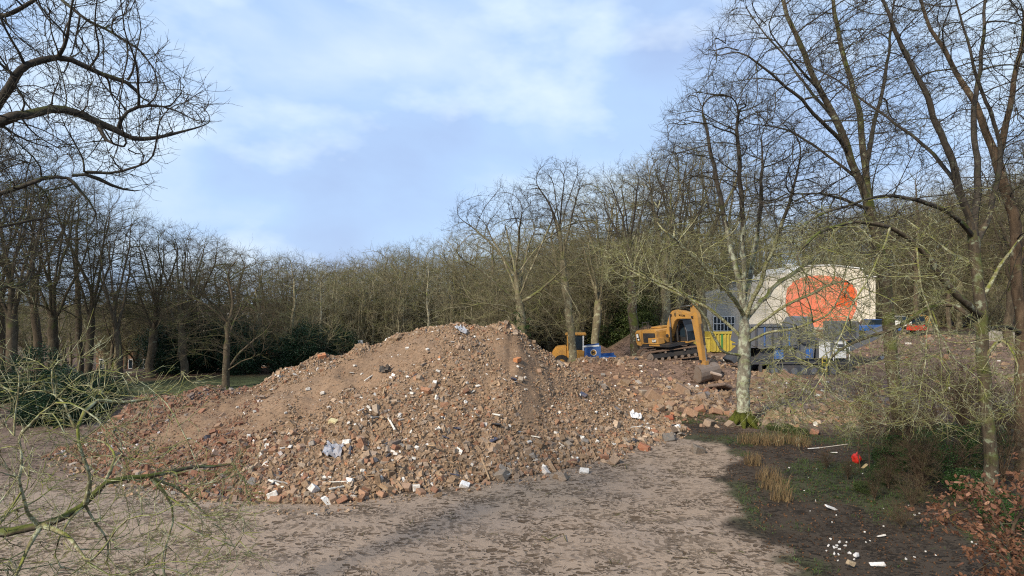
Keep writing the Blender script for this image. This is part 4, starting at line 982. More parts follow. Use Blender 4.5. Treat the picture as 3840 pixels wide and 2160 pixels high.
# ------------------------------------------------------------------ machines and buildings
def text_mesh(name, s, size, mat, parent, Mx, bold=.0, font_sx=1.0):
    cu = bpy.data.curves.new(name, 'FONT'); cu.body = s; cu.size = size; cu.align_x = 'CENTER'; cu.align_y = 'CENTER'; cu.extrude = .004; cu.offset = bold
    o = bpy.data.objects.new(name, cu); COL.objects.link(o); bpy.context.view_layer.update()
    dg = bpy.context.evaluated_depsgraph_get(); me = bpy.data.meshes.new_from_object(o.evaluated_get(dg)); bpy.data.objects.remove(o); 
    me.transform(Matrix.Diagonal((font_sx, 1, 1, 1))); me.transform(Mx); me.name = name
    me.materials.clear(); return link(name, me, parent, mat)
def frame(origin, xdir, zdir):                    # text plane: x along xdir, up along zdir
    x = Vector(xdir).normalized(); z = Vector(zdir).normalized(); n = x.cross(z).normalized(); z = n.cross(x)
    return Matrix(((x.x, z.x, n.x, origin[0]), (x.y, z.y, n.y, origin[1]), (x.z, z.z, n.z, origin[2]), (0, 0, 0, 1)))

# --- excavator: tracks lie across the view, upper works slewed towards the camera
EX = np.array((12.55, 45.9)); ez = gz(12.55, 45.2) + .02
ez -= .05; EX = EX + np.array((.28, -.1))
ex = thing("excavator", "yellow tracked excavator digging beside the heap, boom bent over its cab", "excavator", (EX[0], EX[1], ez))
ex.scale = (.94,) * 3
Tm = Matrix.Rotation(R(-7.5), 4, 'Y')             # tracks climb to the right
def track(y0):
    mb = MB(); prof = []
    L_, h = 2.2, .9
    for k in range(9): a = math.pi/2 + math.pi*k/8; prof.append((-L_ + .42*math.cos(a), .45 + .45*math.sin(a)))
    for k in range(9): a = -math.pi/2 + math.pi*k/8; prof.append((L_ + .42*math.cos(a), .45 + .45*math.sin(a)))
    n = len(prof)
    inner = [(x*.93 if abs(x) > L_ else x, .45 + (z - .45)*.84) for x, z in prof]
    for i in range(n):                             # belt as a loop of plates with gaps
        j = (i + 1) % n
        a, b_ = np.array(prof[i]), np.array(prof[j]); c, d_ = np.array(inner[i]), np.array(inner[j]); seg = max(1, int(round(np.linalg.norm(b_ - a) / .17)))
        for k in range(seg):
            f0, f1 = (k + .06) / seg, (k + .94) / seg
            q_ = [tuple(a+(b_-a)*f0), tuple(a+(b_-a)*f1), tuple(c+(d_-c)*f1), tuple(c+(d_-c)*f0)]
            mb.prism(q_[::-1], y0, y0 + .6)
    o = mb.build("track", M['trackm'], ex, M=Tm)
    mb = MB(); mb.box(-2.0, 2.0, y0 + .12, y0 + .48, .28, .66); mb.build("track_frame", M['catdark'], o, .03, M=Tm)
    for x, rr_ in ((-2.2, .36), (2.2, .36)):
        mb = MB(); mb.cyl((x, y0 + .05, .45), (x, y0 + .55, .45), rr_, 18); mb.cyl((x, y0 + .0, .45), (x, y0 + .6, .45), .16, 12); mb.build("sprocket", M['steel'], o, M=Tm)
    for k in range(7):
        mb = MB(); x = -1.65 + k*.55; mb.cyl((x, y0 + .1, .2), (x, y0 + .5, .2), .13, 10); mb.build("roller", M['steel'], o, M=Tm)
    for x in (-.8, .8):
        mb = MB(); mb.cyl((x, y0 + .02, .72), (x, y0 + .5, .72), .09, 10); mb.build("roller", M['steel'], o, M=Tm)
track(-1.55); track(.95)
mb = MB(); mb.box(-.95, .95, -1.0, 1.0, .4, .95); mb.cyl((0, 0, .9), (0, 0, 1.12), .75, 20); mb.build("undercarriage", M['catdark'], ex, .04, M=Tm)
TH = 64.0
U = Tm @ Matrix.Rotation(R(-TH), 4, 'Z')          # upper structure: x forward, y to the operator's left
mb = MB(); mb.box(-2.1, 1.5, -1.42, 1.42, 1.12, 1.34); mb.build("deck", M['catdark'], ex, .03, M=U)
cw = [(-2.1, 1.15), (-2.55, 1.22), (-2.68, 1.5), (-2.66, 2.35), (-2.5, 2.55), (-1.72, 2.58), (-1.9, 1.15)]
mb = MB(); mb.prism([(x, z) for x, z in cw], -1.43, 1.43); mb.build("counterweight", M['cat'], ex, .07, M=U)
mb = MB(); mb.prism([(-1.85, 1.36), (-1.72, 2.58), (-.1, 2.62), (.1, 2.45), (.1, 1.36)], -1.38, 1.38); mb.build("engine_hood", M['cat'], ex, .05, M=U)
mb = MB(); mb.box(-1.45, -.1, -.6, .6, 2.6, 2.76); mb.build("hood_cover", M['cat'], ex, .05, M=U)
mb = MB(); mb.prism([(-1.66, 1.5), (-1.6, 2.32), (-.05, 2.32), (-.05, 1.95), (-1.0, 1.92), (-1.05, 1.5)], -1.42, -1.375); o = mb.build("side_vent", M['catdark'], ex, .01, M=U)
for k in range(7):
    mb = MB(); mb.box(-1.0, -.12, -1.437, -1.424, 2.0 + k*.042, 2.018 + k*.042); mb.build("louvre", M['dgrey'], o, M=U)
mb = MB(); mb.box(-.98, .35, -1.46, -.75, 1.36, 1.90); mb.box(-.98, .45, -1.44, -.7, 1.18, 1.34); mb.build("tool_box", M['cat'], ex, .04, M=U)
mb = MB(); mb.box(-.42, .12, -1.475, -1.462, 1.52, 1.80); o = mb.build("decal_plate", M['black'], ex, M=U)
text_mesh("lettering", "CAT", .27, M['white'], o, U @ frame((-.15, -1.479, 1.66), (1, 0, 0), (0, 0, 1)), .012)
mb = MB(); mb.prism([(-2.42, 1.62), (-2.5, 2.3), (-2.12, 2.3), (-2.0, 1.62)], -1.462, -1.437); o = mb.build("decal_plate", M['black'], ex, M=U)
for z0, z1, x0, x1 in ((1.93, 2.24, -2.44, -2.18), (1.68, 1.84, -2.33, -2.12)):
    mb = MB(); mb.box(x0, x1, -1.472, -1.464, z0, z1); mb.build("decal_patch", M['white'], o, M=U)
for pts in ([(-1.62, -1.3, 2.55), (-1.62, -1.3, 3.25), (-1.0, -1.3, 3.25), (-.98, -1.3, 2.6)], [(-1.62, -.6, 2.55), (-1.62, -.6, 3.2), (-1.62, -1.3, 3.2)], [(-.6, .9, 2.6), (-.6, .9, 3.0), (-.1, .9, 3.0), (-.1, .9, 2.6)]):
    mb = MB(); mb.tube(pts, .028, 8); mb.build("handrail", M['catdark'], ex, M=U)
mb = MB(); mb.cyl((-1.1, .3, 2.6), (-1.1, .3, 3.0), .07, 10); mb.build("exhaust", M['catdark'], ex, M=U)
# cab
cabp = [(.15, 1.36), (.15, 2.95), (.35, 3.12), (1.45, 3.12), (1.75, 2.2), (1.72, 1.36)]
mb = MB(); mb.prism(cabp, .48, 1.38); cab = mb.build("cab", M['catdark'], ex, .04, M=U)
mb = MB(); mb.prism([(.3, 1.75), (.3, 2.9), (1.38, 2.95), (1.58, 2.15), (1.55, 1.75)], .462, .478); mb.build("window", M['glass'], cab, M=U)
mb = MB(); mb.prism([(.3, 1.75), (.3, 2.9), (1.38, 2.95), (1.58, 2.15), (1.55, 1.75)], 1.382, 1.398); mb.build("window", M['glass'], cab, M=U)
mb = MB(); mb.add([(1.475, .56, 3.02), (1.475, 1.3, 3.02), (1.77, 1.3, 2.18), (1.77, .56, 2.18)], [(0, 1, 2, 3)]); mb.add([(1.775, .56, 2.1), (1.775, 1.3, 2.1), (1.745, 1.3, 1.5), (1.745, .56, 1.5)], [(0, 1, 2, 3)])
mb.build("windscreen", M['glass'], cab, M=U)
mb = MB(); mb.box(.3, 1.45, .5, 1.36, 3.125, 3.19); mb.build("cab_roof", M['catdark'], cab, .03, M=U)
for y in (.47, 1.39):
    mb = MB(); mb.tube([(1.46, y, 3.1), (1.77, y, 2.2), (1.74, y, 1.4)], .03, 8); mb.build("cab_pillar", M['grey'], cab, M=U)
mb = MB(); mb.box(.45, 1.72, .42, 1.4, 1.22, 1.36); mb.build("cab_sill", M['cat'], cab, .02, M=U)
# boom (bent box girder) with lettering, rams, stick, linkage, bucket
bp_top = [(.25, 2.15), (.62, 3.15), (1.0, 3.78), (1.35, 4.05), (1.75, 4.12), (2.6, 3.98), (3.75, 3.62)]
bp_bot = [(3.78, 3.32), (2.6, 3.36), (1.85, 3.36), (1.5, 3.14), (1.15, 2.6), (.72, 1.85), (.38, 1.75)]
mb = MB(); mb.prism((bp_top + bp_bot)[::-1], -.46, .0); boom = mb.build("boom", M['cat'], ex, .03, M=U)
text_mesh("lettering", "RJ      MULDER", .215, M['black'], boom, U @ frame((2.25, -.472, 3.66), (1, 0, -.12), (.12, 0, 1)), .004, .88)
mb = MB()
for k in range(20):
    a0, a1 = 2*math.pi*k/20, 2*math.pi*(k+1)/20; c = (1.70, 3.74)
    pts = [(c[0]+.105*math.cos(a0), c[1]+.165*math.sin(a0)), (c[0]+.105*math.cos(a1), c[1]+.165*math.sin(a1)), (c[0]+.075*math.cos(a1), c[1]+.13*math.sin(a1)), (c[0]+.075*math.cos(a0), c[1]+.13*math.sin(a0))]
    mb.prism(pts, -.478, -.466)
mb.build("emblem_ring", M['black'], boom, M=U)
text_mesh("lettering", "M", .16, M['black'], boom, U @ frame((1.70, -.474, 3.735), (1, 0, -.05), (.05, 0, 1)), .006, .8)
for x, z, rr_ in ((1.18, 3.72, .12), (.45, 1.98, .14)):
    mb = MB(); mb.cyl((x, -.56, z), (x, .1, z), rr_, 14); mb.build("pivot_pin", M['catdark'], boom, M=U)
for y in (-.62, .12):
    mb = MB(); mb.cyl((.95, y, 1.45), (1.1, y, 2.75), .085, 12); mb.build("ram_cylinder", M['catdark'], ex, M=U)
    mb = MB(); mb.cyl((1.1, y, 2.7), (1.18, y, 3.7), .05, 10); mb.build("ram_rod", M['chrome'], ex, M=U)
sx = 3.62; zg = -.45 - float(ez - gz(14.4, 41.0)) 
stick_top = [(sx - .05, 4.55), (sx + .32, 4.5), (sx + .52, 3.4), (sx + .45, -.15), (sx + .12, -.18), (sx - .16, 3.0), (sx - .25, 3.7)]
mb = MB(); mb.prism(stick_top[::-1], -.43, -.03); stick = mb.build("stick", M['cat'], ex, .03, M=U)
for x, z in ((sx + .08, 4.4), (sx + .0, 3.48), (sx + .28, -.05)):
    mb = MB(); mb.cyl((x, -.52, z), (x, .06, z), .1, 12); mb.build("pivot_pin", M['catdark'], stick, M=U)
mb = MB(); mb.cyl((1.9, -.23, 4.25), (2.9, -.23, 4.37), .085, 12); mb.build("ram_cylinder", M['catdark'], ex, M=U)
mb = MB(); mb.cyl((2.85, -.23, 4.36), (sx + .05, -.23, 4.42), .05, 10); mb.build("ram_rod", M['chrome'], ex, M=U)
mb = MB(); mb.cyl((sx + .66, -.23, 2.9), (sx + .72, -.23, 1.2), .085, 12); mb.build("ram_cylinder", M['catdark'], ex, M=U)
mb = MB(); mb.cyl((sx + .72, -.23, 1.25), (sx + .66, -.23, -.15), .045, 10); mb.build("ram_rod", M['chrome'], ex, M=U)
mb = MB(); mb.tube([(1.3, -.02, 4.15), (2.6, .0, 4.1), (3.3, .0, 4.0), (3.55, .02, 3.3), (3.5, .02, 2.6)], .03, 6); mb.tube([(1.3, .06, 4.1), (2.6, .08, 4.05), (3.4, .08, 3.8), (3.58, .06, 3.0)], .03, 6); mb.build("hydraulic_hose", M['rubber'], ex, M=U)
mb = MB(); mb.prism([(sx + .15, -.05), (sx + .75, -.05), (sx + .7, -.55), (sx + .2, -.7)][::-1], -.42, -.04); mb.build("coupler", M['cat'], ex, .04, M=U)
# bucket: curved shell with side plates and teeth, standing on the soil with its back to the camera
prof = [(.30, .62), (.62, .55), (.84, .36), (.93, .1), (.92, -.2), (.80, -.48), (.58, -.68), (.25, -.80), (-.28, -.90)]
Bm = U @ Matrix.Translation((sx + .12, 0, -.92))
mb = MB(); n = len(prof)
innr = [(x*.93 - .02, z*.93 + .02) for x, z in prof]
for i in range(n - 1): mb.prism([prof[i+1], prof[i], innr[i], innr[i+1]], -1.22, .78)
bk = mb.build("bucket", M['steel'], ex, M=Bm)
for y in (-1.22, .735):
    mb = MB(); mb.prism([(p[0]*.98, p[1]*.98) for p in prof][::-1], y, y + .045); mb.build("side_plate", M['steel'], bk, M=Bm)
for k in range(5):
    mb = MB(); y = -1.18 + k*.46; mb.prism([(-.22, -.95), (-.22, -.85), (-.55, -1.0)], y, y + .11); mb.build("tooth", M['steel'], bk, M=Bm)
for y in (-.47, -.03):
    mb = MB(); mb.prism([(.2, .55), (.75, .5), (.62, .2), (.25, .2)][::-1], y, y + .05); mb.build("ear", M['steel'], bk, M=Bm)

# --- loader with blue bucket behind the apron
lx, ly = 5.5, 49.0; lz = gz(lx, ly) - .05
lo = thing("wheel_loader", "orange yellow wheel loader with a blue bucket behind the rubble apron", "loader", (lx, ly, lz), R(-6))
for x in (-1.2, 1.3):
    for y in (-1.05, 1.05):
        mb = MB(); mb.cyl((x, y - .24, .68), (x, y + .24, .68), .68, 22); w = mb.build("tyre", M['rubber'], lo, .06)
        mb = MB(); mb.cyl((x, y - .26, .68), (x, y + .26, .68), .34, 16); mb.build("rim", M['orange'], w)
mb = MB(); mb.prism([(-1.9, 1.0), (-2.05, 1.5), (-1.7, 2.0), (-.75, 2.1), (-.7, 1.0)][::-1], -.7, .7); mb.build("engine_hood", M['orange'], lo, .08)
mb = MB(); mb.box(-1.6, 1.7, -.55, .55, .7, 1.15); mb.build("chassis", M['catdark'], lo, .04)
mb = MB(); mb.box(-.75, .75, -.78, .78, 1.0, 1.75); mb.build("body", M['orange'], lo, .06)
mb = MB(); mb.box(-.68, .62, -.7, .7, 1.76, 2.98); cab = mb.build("cab", M['glass'], lo, .02)
for x in (-.7, .62):
    for y in (-.72, .72):
        mb = MB(); mb.box(x - .06, x + .06, y - .05, y + .05, 1.7, 3.0); mb.build("cab_pillar", M['orange'] if x < 0 else M['white'], cab)
mb = MB(); mb.box(-.9, .88, -.85, .85, 3.0, 3.18); mb.build("cab_roof", M['orange'], cab, .05)
for y in (-.45, .45):
    mb = MB(); mb.prism([(.7, 1.5), (1.3, 1.6), (2.1, .95), (2.0, .75), (1.2, 1.25), (.7, 1.2)][::-1], y - .08, y + .08); mb.build("lift_arm", M['orange'], lo, .02)
mb = MB()
for (x0, z0), (x1, z1) in zip([(.75, 1.95), (.95, .95), (1.5, .78), (3.25, .98)], [(.95, .95), (1.5, .78), (3.25, .98), (3.3, 1.12)]):
    mb.prism([(x0, z0), (x1, z1), (x1 + .06, z1 + .1), (x0 + .08, z0 + .08)], -1.35, 1.35)
bk = mb.build("bucket", M['blue'], lo)
mb = MB(); mb.prism([(.72, .9), (.72, 2.0), (2.05, 2.2), (2.1, 1.28), (3.35, 1.38), (3.4, .92), (1.5, .75)][::-1], -1.40, -1.34); sp = mb.build("side_plate", M['blue'], bk)
mb = MB(); mb.prism([(.72, .9), (.72, 2.0), (2.05, 2.2), (2.1, 1.28), (3.35, 1.38), (3.4, .92), (1.5, .75)][::-1], 1.34, 1.40); mb.build("side_plate", M['blue'], bk)
mb = MB(); mb.box(.7, 2.08, -1.43, -1.34, 2.0, 2.13, Matrix.Rotation(R(-4), 4, 'Y')); mb.build("rim_bar", M['white'], bk)
mb = MB(); mb.cyl((1.45, -1.402, 1.62), (1.45, -1.415, 1.62), .27, 24); mb.build("emblem_disc", M['white'], sp)
mb = MB(); mb.cyl((1.45, -1.416, 1.62), (1.45, -1.425, 1.62), .22, 24); mb.build("emblem_disc", M['orange'], sp)
text_mesh("lettering", "M", .3, M['black'], sp, frame((1.45, -1.43, 1.62), (1, 0, 0), (0, 0, 1)), .012)
mb = MB(); mb.cyl((.88, .8, 2.7), (.95, .95, 2.7), .02, 6); mb.box(.9, .95, .9, 1.1, 2.5, 2.85); mb.build("mirror", M['catdark'], lo)

# --- jaw crusher
kx, ky = 22.6, 45.5; kz = gz(kx, ky) - .1
ck = thing("crusher", "big grey blue mobile crusher with white service panels behind the oak", "crusher", (kx, ky, kz), R(4))
for y in (-1.35, 1.0):
    mb = MB(); mb.prism([(-2.6, 0), (2.6, 0), (3.0, .35), (2.7, .8), (-2.7, .8), (-3.0, .35)], y, y + .5); tk = mb.build("track", M['dgrey'], ck, .05)
    for k in range(7):
        mb = MB(); x = -2.4 + k*.8; mb.cyl((x, y - .03, .38), (x, y + .53, .38), .26, 12); mb.build("roller", M['grey'], tk)
mb = MB(); mb.box(-4.3, 4.4, -1.0, 1.0, .85, 1.25); mb.build("chassis", M['dgrey'], ck, .04)
mb = MB(); mb.prism([(-4.6, 2.6), (-4.3, 3.85), (-.4, 3.95), (-.6, 2.4), (-3.6, 2.1)][::-1], -1.5, -1.42); mb.prism([(-4.6, 2.6), (-4.3, 3.85), (-.4, 3.95), (-.6, 2.4), (-3.6, 2.1)][::-1], 1.42, 1.5); mb.box(-4.5, -.5, -1.42, 1.42, 2.2, 2.35); mb.build("feed_hopper", M['grey'], ck, .02)
for k in range(6):
    mb = MB(); x = -4.0 + k*.66; mb.box(x, x + .1, -1.58, -1.5, 2.35, 3.8); mb.build("hopper_rib", M['blue'] if k in (1, 4) else M['dgrey'], ck)
mb = MB(); mb.box(-4.45, -.35, -1.6, -1.44, 3.82, 3.96); mb.build("hopper_rim", M['grey'], ck, .02)
mb = MB(); mb.prism([(-3.8, 1.25), (-3.2, 2.15), (-.7, 2.3), (-.5, 1.25)][::-1], -1.1, 1.1); mb.build("feeder", M['dgrey'], ck, .03)
mb = MB(); mb.prism([(-.5, 1.25), (-.7, 3.2), (-.1, 4.5), (.7, 4.6), (1.1, 3.2), (.9, 1.25)][::-1], -1.2, 1.2); mb.build("jaw_box", M['grey'], ck, .06)
mb = MB(); mb.cyl((.1, -1.45, 3.1), (.1, -1.2, 3.1), .62, 24); mb.cyl((.1, -1.5, 3.1), (.1, -1.44, 3.1), .2, 14); mb.build("flywheel", M['dgrey'], ck)
mb = MB(); mb.box(1.2, 3.5, -1.25, 1.2, 1.25, 2.75); mb.build("engine_case", M['grey'], ck, .05)
for x0, x1 in ((1.25, 2.15), (2.5, 3.45)):
    mb = MB(); mb.box(x0, x1, -1.32, -1.255, 1.35, 2.65); p_ = mb.build("service_panel", M['white'], ck, .02)
    mb = MB(); mb.box(x0 + .2, x1 - .2, -1.335, -1.322, 1.95, 2.45); mb.build("panel_window", M['dgrey'] if x0 > 2 else M['white'], p_)
mb = MB(); mb.tube([(2.2, -1.6, 1.2), (2.2, -1.6, 2.2), (3.5, -1.6, 2.2), (3.5, -1.6, 1.2)], .03, 6); mb.build("handrail", M['white'], ck)
mb = MB(); mb.tube([(1.3, -1.62, .3), (1.3, -1.62, 1.5), (1.65, -1.62, 1.5), (1.65, -1.62, .3)], .05, 6)
for k in range(4): mb.cyl((1.3, -1.62, .5 + k*.28), (1.65, -1.62, .5 + k*.28), .04, 6)
mb.build("ladder", M['yellow'], ck)
cvm = Matrix.Translation((2.4, 0, 1.0)) @ Matrix.Rotation(R(-24), 4, 'Y')
mb = MB(); mb.box(0, 6.2, -.5, .5, 0, .22, cvm); mb.box(0, 6.2, -.62, -.5, -.05, .4, cvm); mb.box(0, 6.2, .5, .62, -.05, .4, cvm); mb.build("conveyor", M['grey'], ck, .02)
mb = MB(); mb.box(3.0, 4.9, -.8, 1.0, 2.75, 4.2); gc = mb.build("generator_case", M['grey'], ck, .05)
for k in range(12):
    mb = MB(); mb.box(3.35, 4.6, -.83, -.802, 2.95 + k*.095, 3.0 + k*.095); mb.build("louvre", M['dgrey'], gc)
mb = MB(); mb.prism([(-5.6, 1.2), (-4.2, 2.4), (-4.0, 2.2), (-5.3, .9)][::-1], -.8, .8); mb.build("loading_lip", M['dgrey'], ck, .03)
for q_ in ((-2.3, -1.6, -1.25, -1.1, 1.3, 2.2), (.2, .75, -1.26, -1.2, 1.35, 2.1)): MB().box(*q_).build("blue_guard", M['blue'], ck, .02)
for x in (-3.4, -2.2, 3.9): 
    mb = MB(); mb.box(x, x + .2, -1.0, -.8, 0, .9); mb.build("support_leg", M['dgrey'], ck)

# --- yellow skip container and yellow tent-like hopper
def container(x, y, l, h, dpt, label, mat, rz, stripe=None):
    z = gz(x, y) - .05; c = thing("skip_container", label, "container", (x, y, z), rz)
    mb = MB(); mb.box(-l/2, l/2, 0, dpt, 0, .1); mb.box(-l/2, l/2, 0, .05, .1, h); mb.box(-l/2, l/2, dpt - .05, dpt, .1, h); mb.box(-l/2, -l/2 + .05, .05, dpt - .05, .1, h); mb.box(l/2 - .05, l/2, .05, dpt - .05, .1, h); mb.build("shell", mat, c)
    n = int(l / .34)
    for k in range(n):
        x0 = -l/2 + .1 + k * (l - .2) / n; mb = MB(); mb.box(x0, x0 + .13, -.09, -.002, .12, h - .1); mb.build("rib", M['green'] if stripe == k else mat, c)
    mb = MB(); mb.box(-l/2 - .03, l/2 + .03, -.12, .06, h - .1, h + .04); mb.build("top_rail", mat, c)
p = P(2735, 1292, 56); container(p[0], p[1], 3.2, 1.9, 2.2, "yellow ribbed skip container with a green stripe behind the oak trunk", M['yellow'], R(3), 2)
p = P(2625, 1292, 57); container(p[0], p[1], 1.9, 1.5, 1.6, "smaller yellow ribbed skip beside the excavator stick", M['yellow'], R(-20))

# --- cream hall with the red disc
bx, by = 31.5, 66.5; bz = float(min(gz(24, 66), gz(40, 66))) - .4
hall = thing("cream_hall", "cream rendered hall with a huge red disc painted on its front", "building", (bx, by, bz), R(-3))
X = lambda px: (px - 1920) / F * by - bx; Zz = lambda py: CH - (py - YH) / F * by - bz
mb = MB(); mb.prism([(X(2808), 0), (X(3272), 0), (X(3272), Zz(1042)), (X(3235), Zz(1038)), (X(3225), Zz(1012)), (X(3120), Zz(998)), (X(3010), Zz(1000)), (X(2985), Zz(1022)), (X(2890), Zz(1036)), (X(2870), Zz(1050)), (X(2808), Zz(1058))], 0, 12); wl = mb.build("wall", M['cream'], hall)
mb = MB(); mb.prism([(X(2640), 0), (X(2808) - .01, 0), (X(2808) - .01, Zz(1075)), (X(2700), Zz(1100)), (X(2640), Zz(1125))], 1.0, 11); mb.build("side_wing", M['creamgrey'], hall)
cx_, cz_, rx_, rz_ = X(3075), Zz(1130), X(3206) - X(3075), Zz(1033) - Zz(1130)
_jr = np.random.default_rng(4).normal(0, .022, 40)
pts = [(cx_ + (1 + _jr[int(round(a / (2*math.pi) * 40)) % 40]) * rx_*math.copysign(abs(math.cos(a))**.8, math.cos(a)), cz_ + rz_*math.copysign(abs(math.sin(a))**.8, math.sin(a))) for a in np.linspace(0, 2*math.pi, 40, endpoint=False)]
mb = MB(); mb.prism(pts, -.03, -.002); ds = mb.build("painted_disc", M['mural'], hall)
mb = MB(); mb.prism([(X(3120), Zz(1150)), (X(3195), Zz(1150)), (X(3200), Zz(1120)), (X(3190), Zz(1070)), (X(3165), Zz(1050)), (X(3150), Zz(1090))], -.036, -.031); mb.build("painted_patch", M['mural2'], ds)
for px, py in ((2828, 1028), (2876, 1018), (2968, 988)):
    mb = MB(); mb.box(X(px - 9), X(px + 9), .5, 1.1, Zz(1056), Zz(py)); mb.build("chimney", M['white'], hall, .02)
x0, x1, z0, z1 = X(2688), X(2768), Zz(1243), Zz(1188)
mb = MB(); mb.box(x0, x1, .93, .99, z0, z1); wn = mb.build("window", M['glass'], hall)
for k in range(7):
    mb = MB(); xx = x0 + k * (x1 - x0) / 6; mb.box(xx - .05, xx + .05, .86, .92, z0, z1); mb.build("mullion", M['white'], wn)
for k in range(3):
    mb = MB(); zz = z0 + k * (z1 - z0) / 2; mb.box(x0 - .05, x1 + .05, .845, .858, zz - .05, zz + .05); mb.build("transom", M['white'], wn)
mb = MB(); mb.box(X(2651) - .05, X(2651) + .05, .85, .95, 0, Zz(1130)); mb.build("downpipe", M['white'], hall)
mb = MB(); mb.box(X(2808), X(3272), -.05, -.001, 0, Zz(1228)); mb.build("plinth", M['concrete'], hall)
for px, py in ((2870, 1052), (2932, 1033), (3220, 1014), (3250, 1042)):
    mb = MB(); mb.box(X(px) - .03, X(px) + .03, -.045, -.003, Zz(1227), Zz(py) - .15); mb.build("wall_joint", M['creamgrey'], hall)
for q_ in (((2806, 1056), (2870, 1048)), ((2985, 1020), (3010, 998)), ((3010, 998), (3120, 996)), ((3120, 996), (3226, 1010)), ((3236, 1036), (3274, 1040))):
    (u0, v0), (u1, v1) = q_; mb = MB(); mb.prism([(X(u0), Zz(v0)), (X(u1), Zz(v1)), (X(u1), Zz(v1) + .12), (X(u0), Zz(v0) + .12)], -.12, 12.1); mb.build("coping", M['white'], hall)

# --- brick houses beyond the left wood
def house(px0, px1, ptop, d, storeys, label, cols, roofh=2.2, dormer=0):
    x0, x1 = (px0 - 1920) / F * d, (px1 - 1920) / F * d; xm = (x0 + x1) / 2; z = gz(xm, d) - .3; h = CH - (ptop - YH) / F * d - z; w = x1 - x0
    o = thing("brick_house", label, "house", (xm, d, z))
    mb = MB(); mb.box(-w/2, w/2, 0, 9, 0, h); mb.build("wall", M['brick'], o)
    mb = MB(); mb.add([(-w/2-.3, -.4, h), (w/2+.3, -.4, h), (w/2+.3, 4.5, h+roofh), (-w/2-.3, 4.5, h+roofh), (-w/2-.3, 9.4, h), (w/2+.3, 9.4, h)], [(0, 1, 2, 3), (3, 2, 5, 4), (0, 3, 4), (1, 5, 2), (0, 4, 5, 1)]); rf = mb.build("roof", M['roof'], o)
    mb = MB(); mb.box(w*.25, w*.25 + .8, 4.1, 4.9, h + roofh - .4, h + roofh + .9); mb.build("chimney", M['brick'], rf)
    sh = h / storeys
    for s in range(storeys):
        for k in range(cols):
            xc = -w/2 + (k + .5) * w / cols; zc = s * sh + sh * .52
            mb = MB(); mb.box(xc - .62, xc + .62, -.06, -.002, zc - .75, zc + .75); wn = mb.build("window", M['white'], o)
            for q_ in (-1, 1):
                mb = MB(); mb.box(xc + q_*.29 - .24, xc + q_*.29 + .24, -.075, -.062, zc - .62, zc + .62); mb.build("pane", M['glass'], wn)
    for k in range(dormer):
        xc = -w/2 + (k + .5) * w / dormer; mb = MB(); mb.box(xc - .6, xc + .6, .6, 3, h + .3, h + 1.5); dm = mb.build("dormer", M['white'], rf)
        mb = MB(); mb.box(xc - .42, xc + .42, .585, .598, h + .5, h + 1.3); mb.build("pane", M['glass'], dm)
    return o
house(360, 580, 1262, 86, 2, "brick house with white windows seen through the left trunks", 4)
house(730, 1015, 1210, 90, 3, "three storey brick block with white windows behind the lawn hedge", 7, 2.6, 4)
house(1080, 1180, 1235, 92, 2, "small brick house glimpsed beside the heap's left shoulder", 3)

# --- basketball board, cars, far machine, retaining wall at right
p = P(1352, 1283, 50); z = gz(p[0], p[1])
o = thing("basketball_board", "white basketball backboard on a pole at the edge of the wood", "backboard", (p[0], p[1], z))
mb = MB(); mb.box(-.22, .22, 0, .03, p[2] - z - .16, p[2] - z + .16); mb.build("board", M['white'], o)
mb = MB(); mb.cyl((.03, .08, 0), (.03, .08, p[2] - z + .25), .03, 8); mb.build("post", M['dgrey'], o)
mb = MB(); mb.tube([(.0 + .12*math.cos(a), -.14 + .12*math.sin(a), p[2] - z - .1) for a in np.linspace(0, 6.28, 13)], .012, 5); mb.build("hoop", M['red'], o)
def car(px, py, d, rz, mat, label, sc=1.0):
    x = (px - 1920) / F * d; z = gz(x, d)
    c = thing("parked_car", label, "car", (x, d, z), rz)
    body = [(-2.1, .32), (-2.15, .75), (-1.95, .92), (-1.2, .98), (1.0, .95), (2.0, .82), (2.12, .55), (2.05, .3)]
    mb = MB(); mb.prism(body[::-1], -.86, .86); mb.build("body", mat, c, .06)
    cabn = [(-1.75, .94), (-1.25, 1.45), (.1, 1.48), (.95, .93)]
    mb = MB(); mb.prism(cabn[::-1], -.74, .74); cb = mb.build("cabin", M['glass'], c, .04)
    mb = MB(); mb.box(-1.25, .12, -.72, .72, 1.46, 1.52); mb.build("roof", mat, cb, .03)
    for x_ in (-1.35, 1.3):
        for y_ in (-.8, .8):
            mb = MB(); mb.cyl((x_, y_ - .1, .32), (x_, y_ + .1, .32), .32, 16); w = mb.build("tyre", M['rubber'], c)
            mb = MB(); mb.cyl((x_, y_ - .11, .32), (x_, y_ + .11, .32), .19, 12); mb.build("rim", M['grey'], w)
    for y_ in (-.6, .6):
        mb = MB(); mb.box(2.06, 2.13, y_ - .18, y_ + .18, .6, .76); mb.build("headlight", M['white'], c)
    return c
car(3290, 1185, 60, R(8), M['blue'], "dark blue car parked at the corner of the cream hall")
car(3385, 1175, 68, R(-20), M['white'], "white car parked behind the leaning twin-stem trunk")
p = P(3440, 1200, 58); z = gz(p[0], p[1])
o = thing("mini_digger", "small orange red digger on the bank beyond the mossy tree", "digger", (p[0], p[1], z), R(15))
mb = MB(); mb.prism([(-.7, 0), (.7, 0), (.85, .2), (.7, .42), (-.7, .42), (-.85, .2)], -.6, -.3); mb.build("track", M['rubber'], o, .03)
mb = MB(); mb.prism([(-.7, 0), (.7, 0), (.85, .2), (.7, .42), (-.7, .42), (-.85, .2)], .3, .6); mb.build("track", M['rubber'], o, .03)
mb = MB(); mb.box(-.8, .6, -.55, .55, .46, 1.05); mb.build("body", M['red'], o, .06)
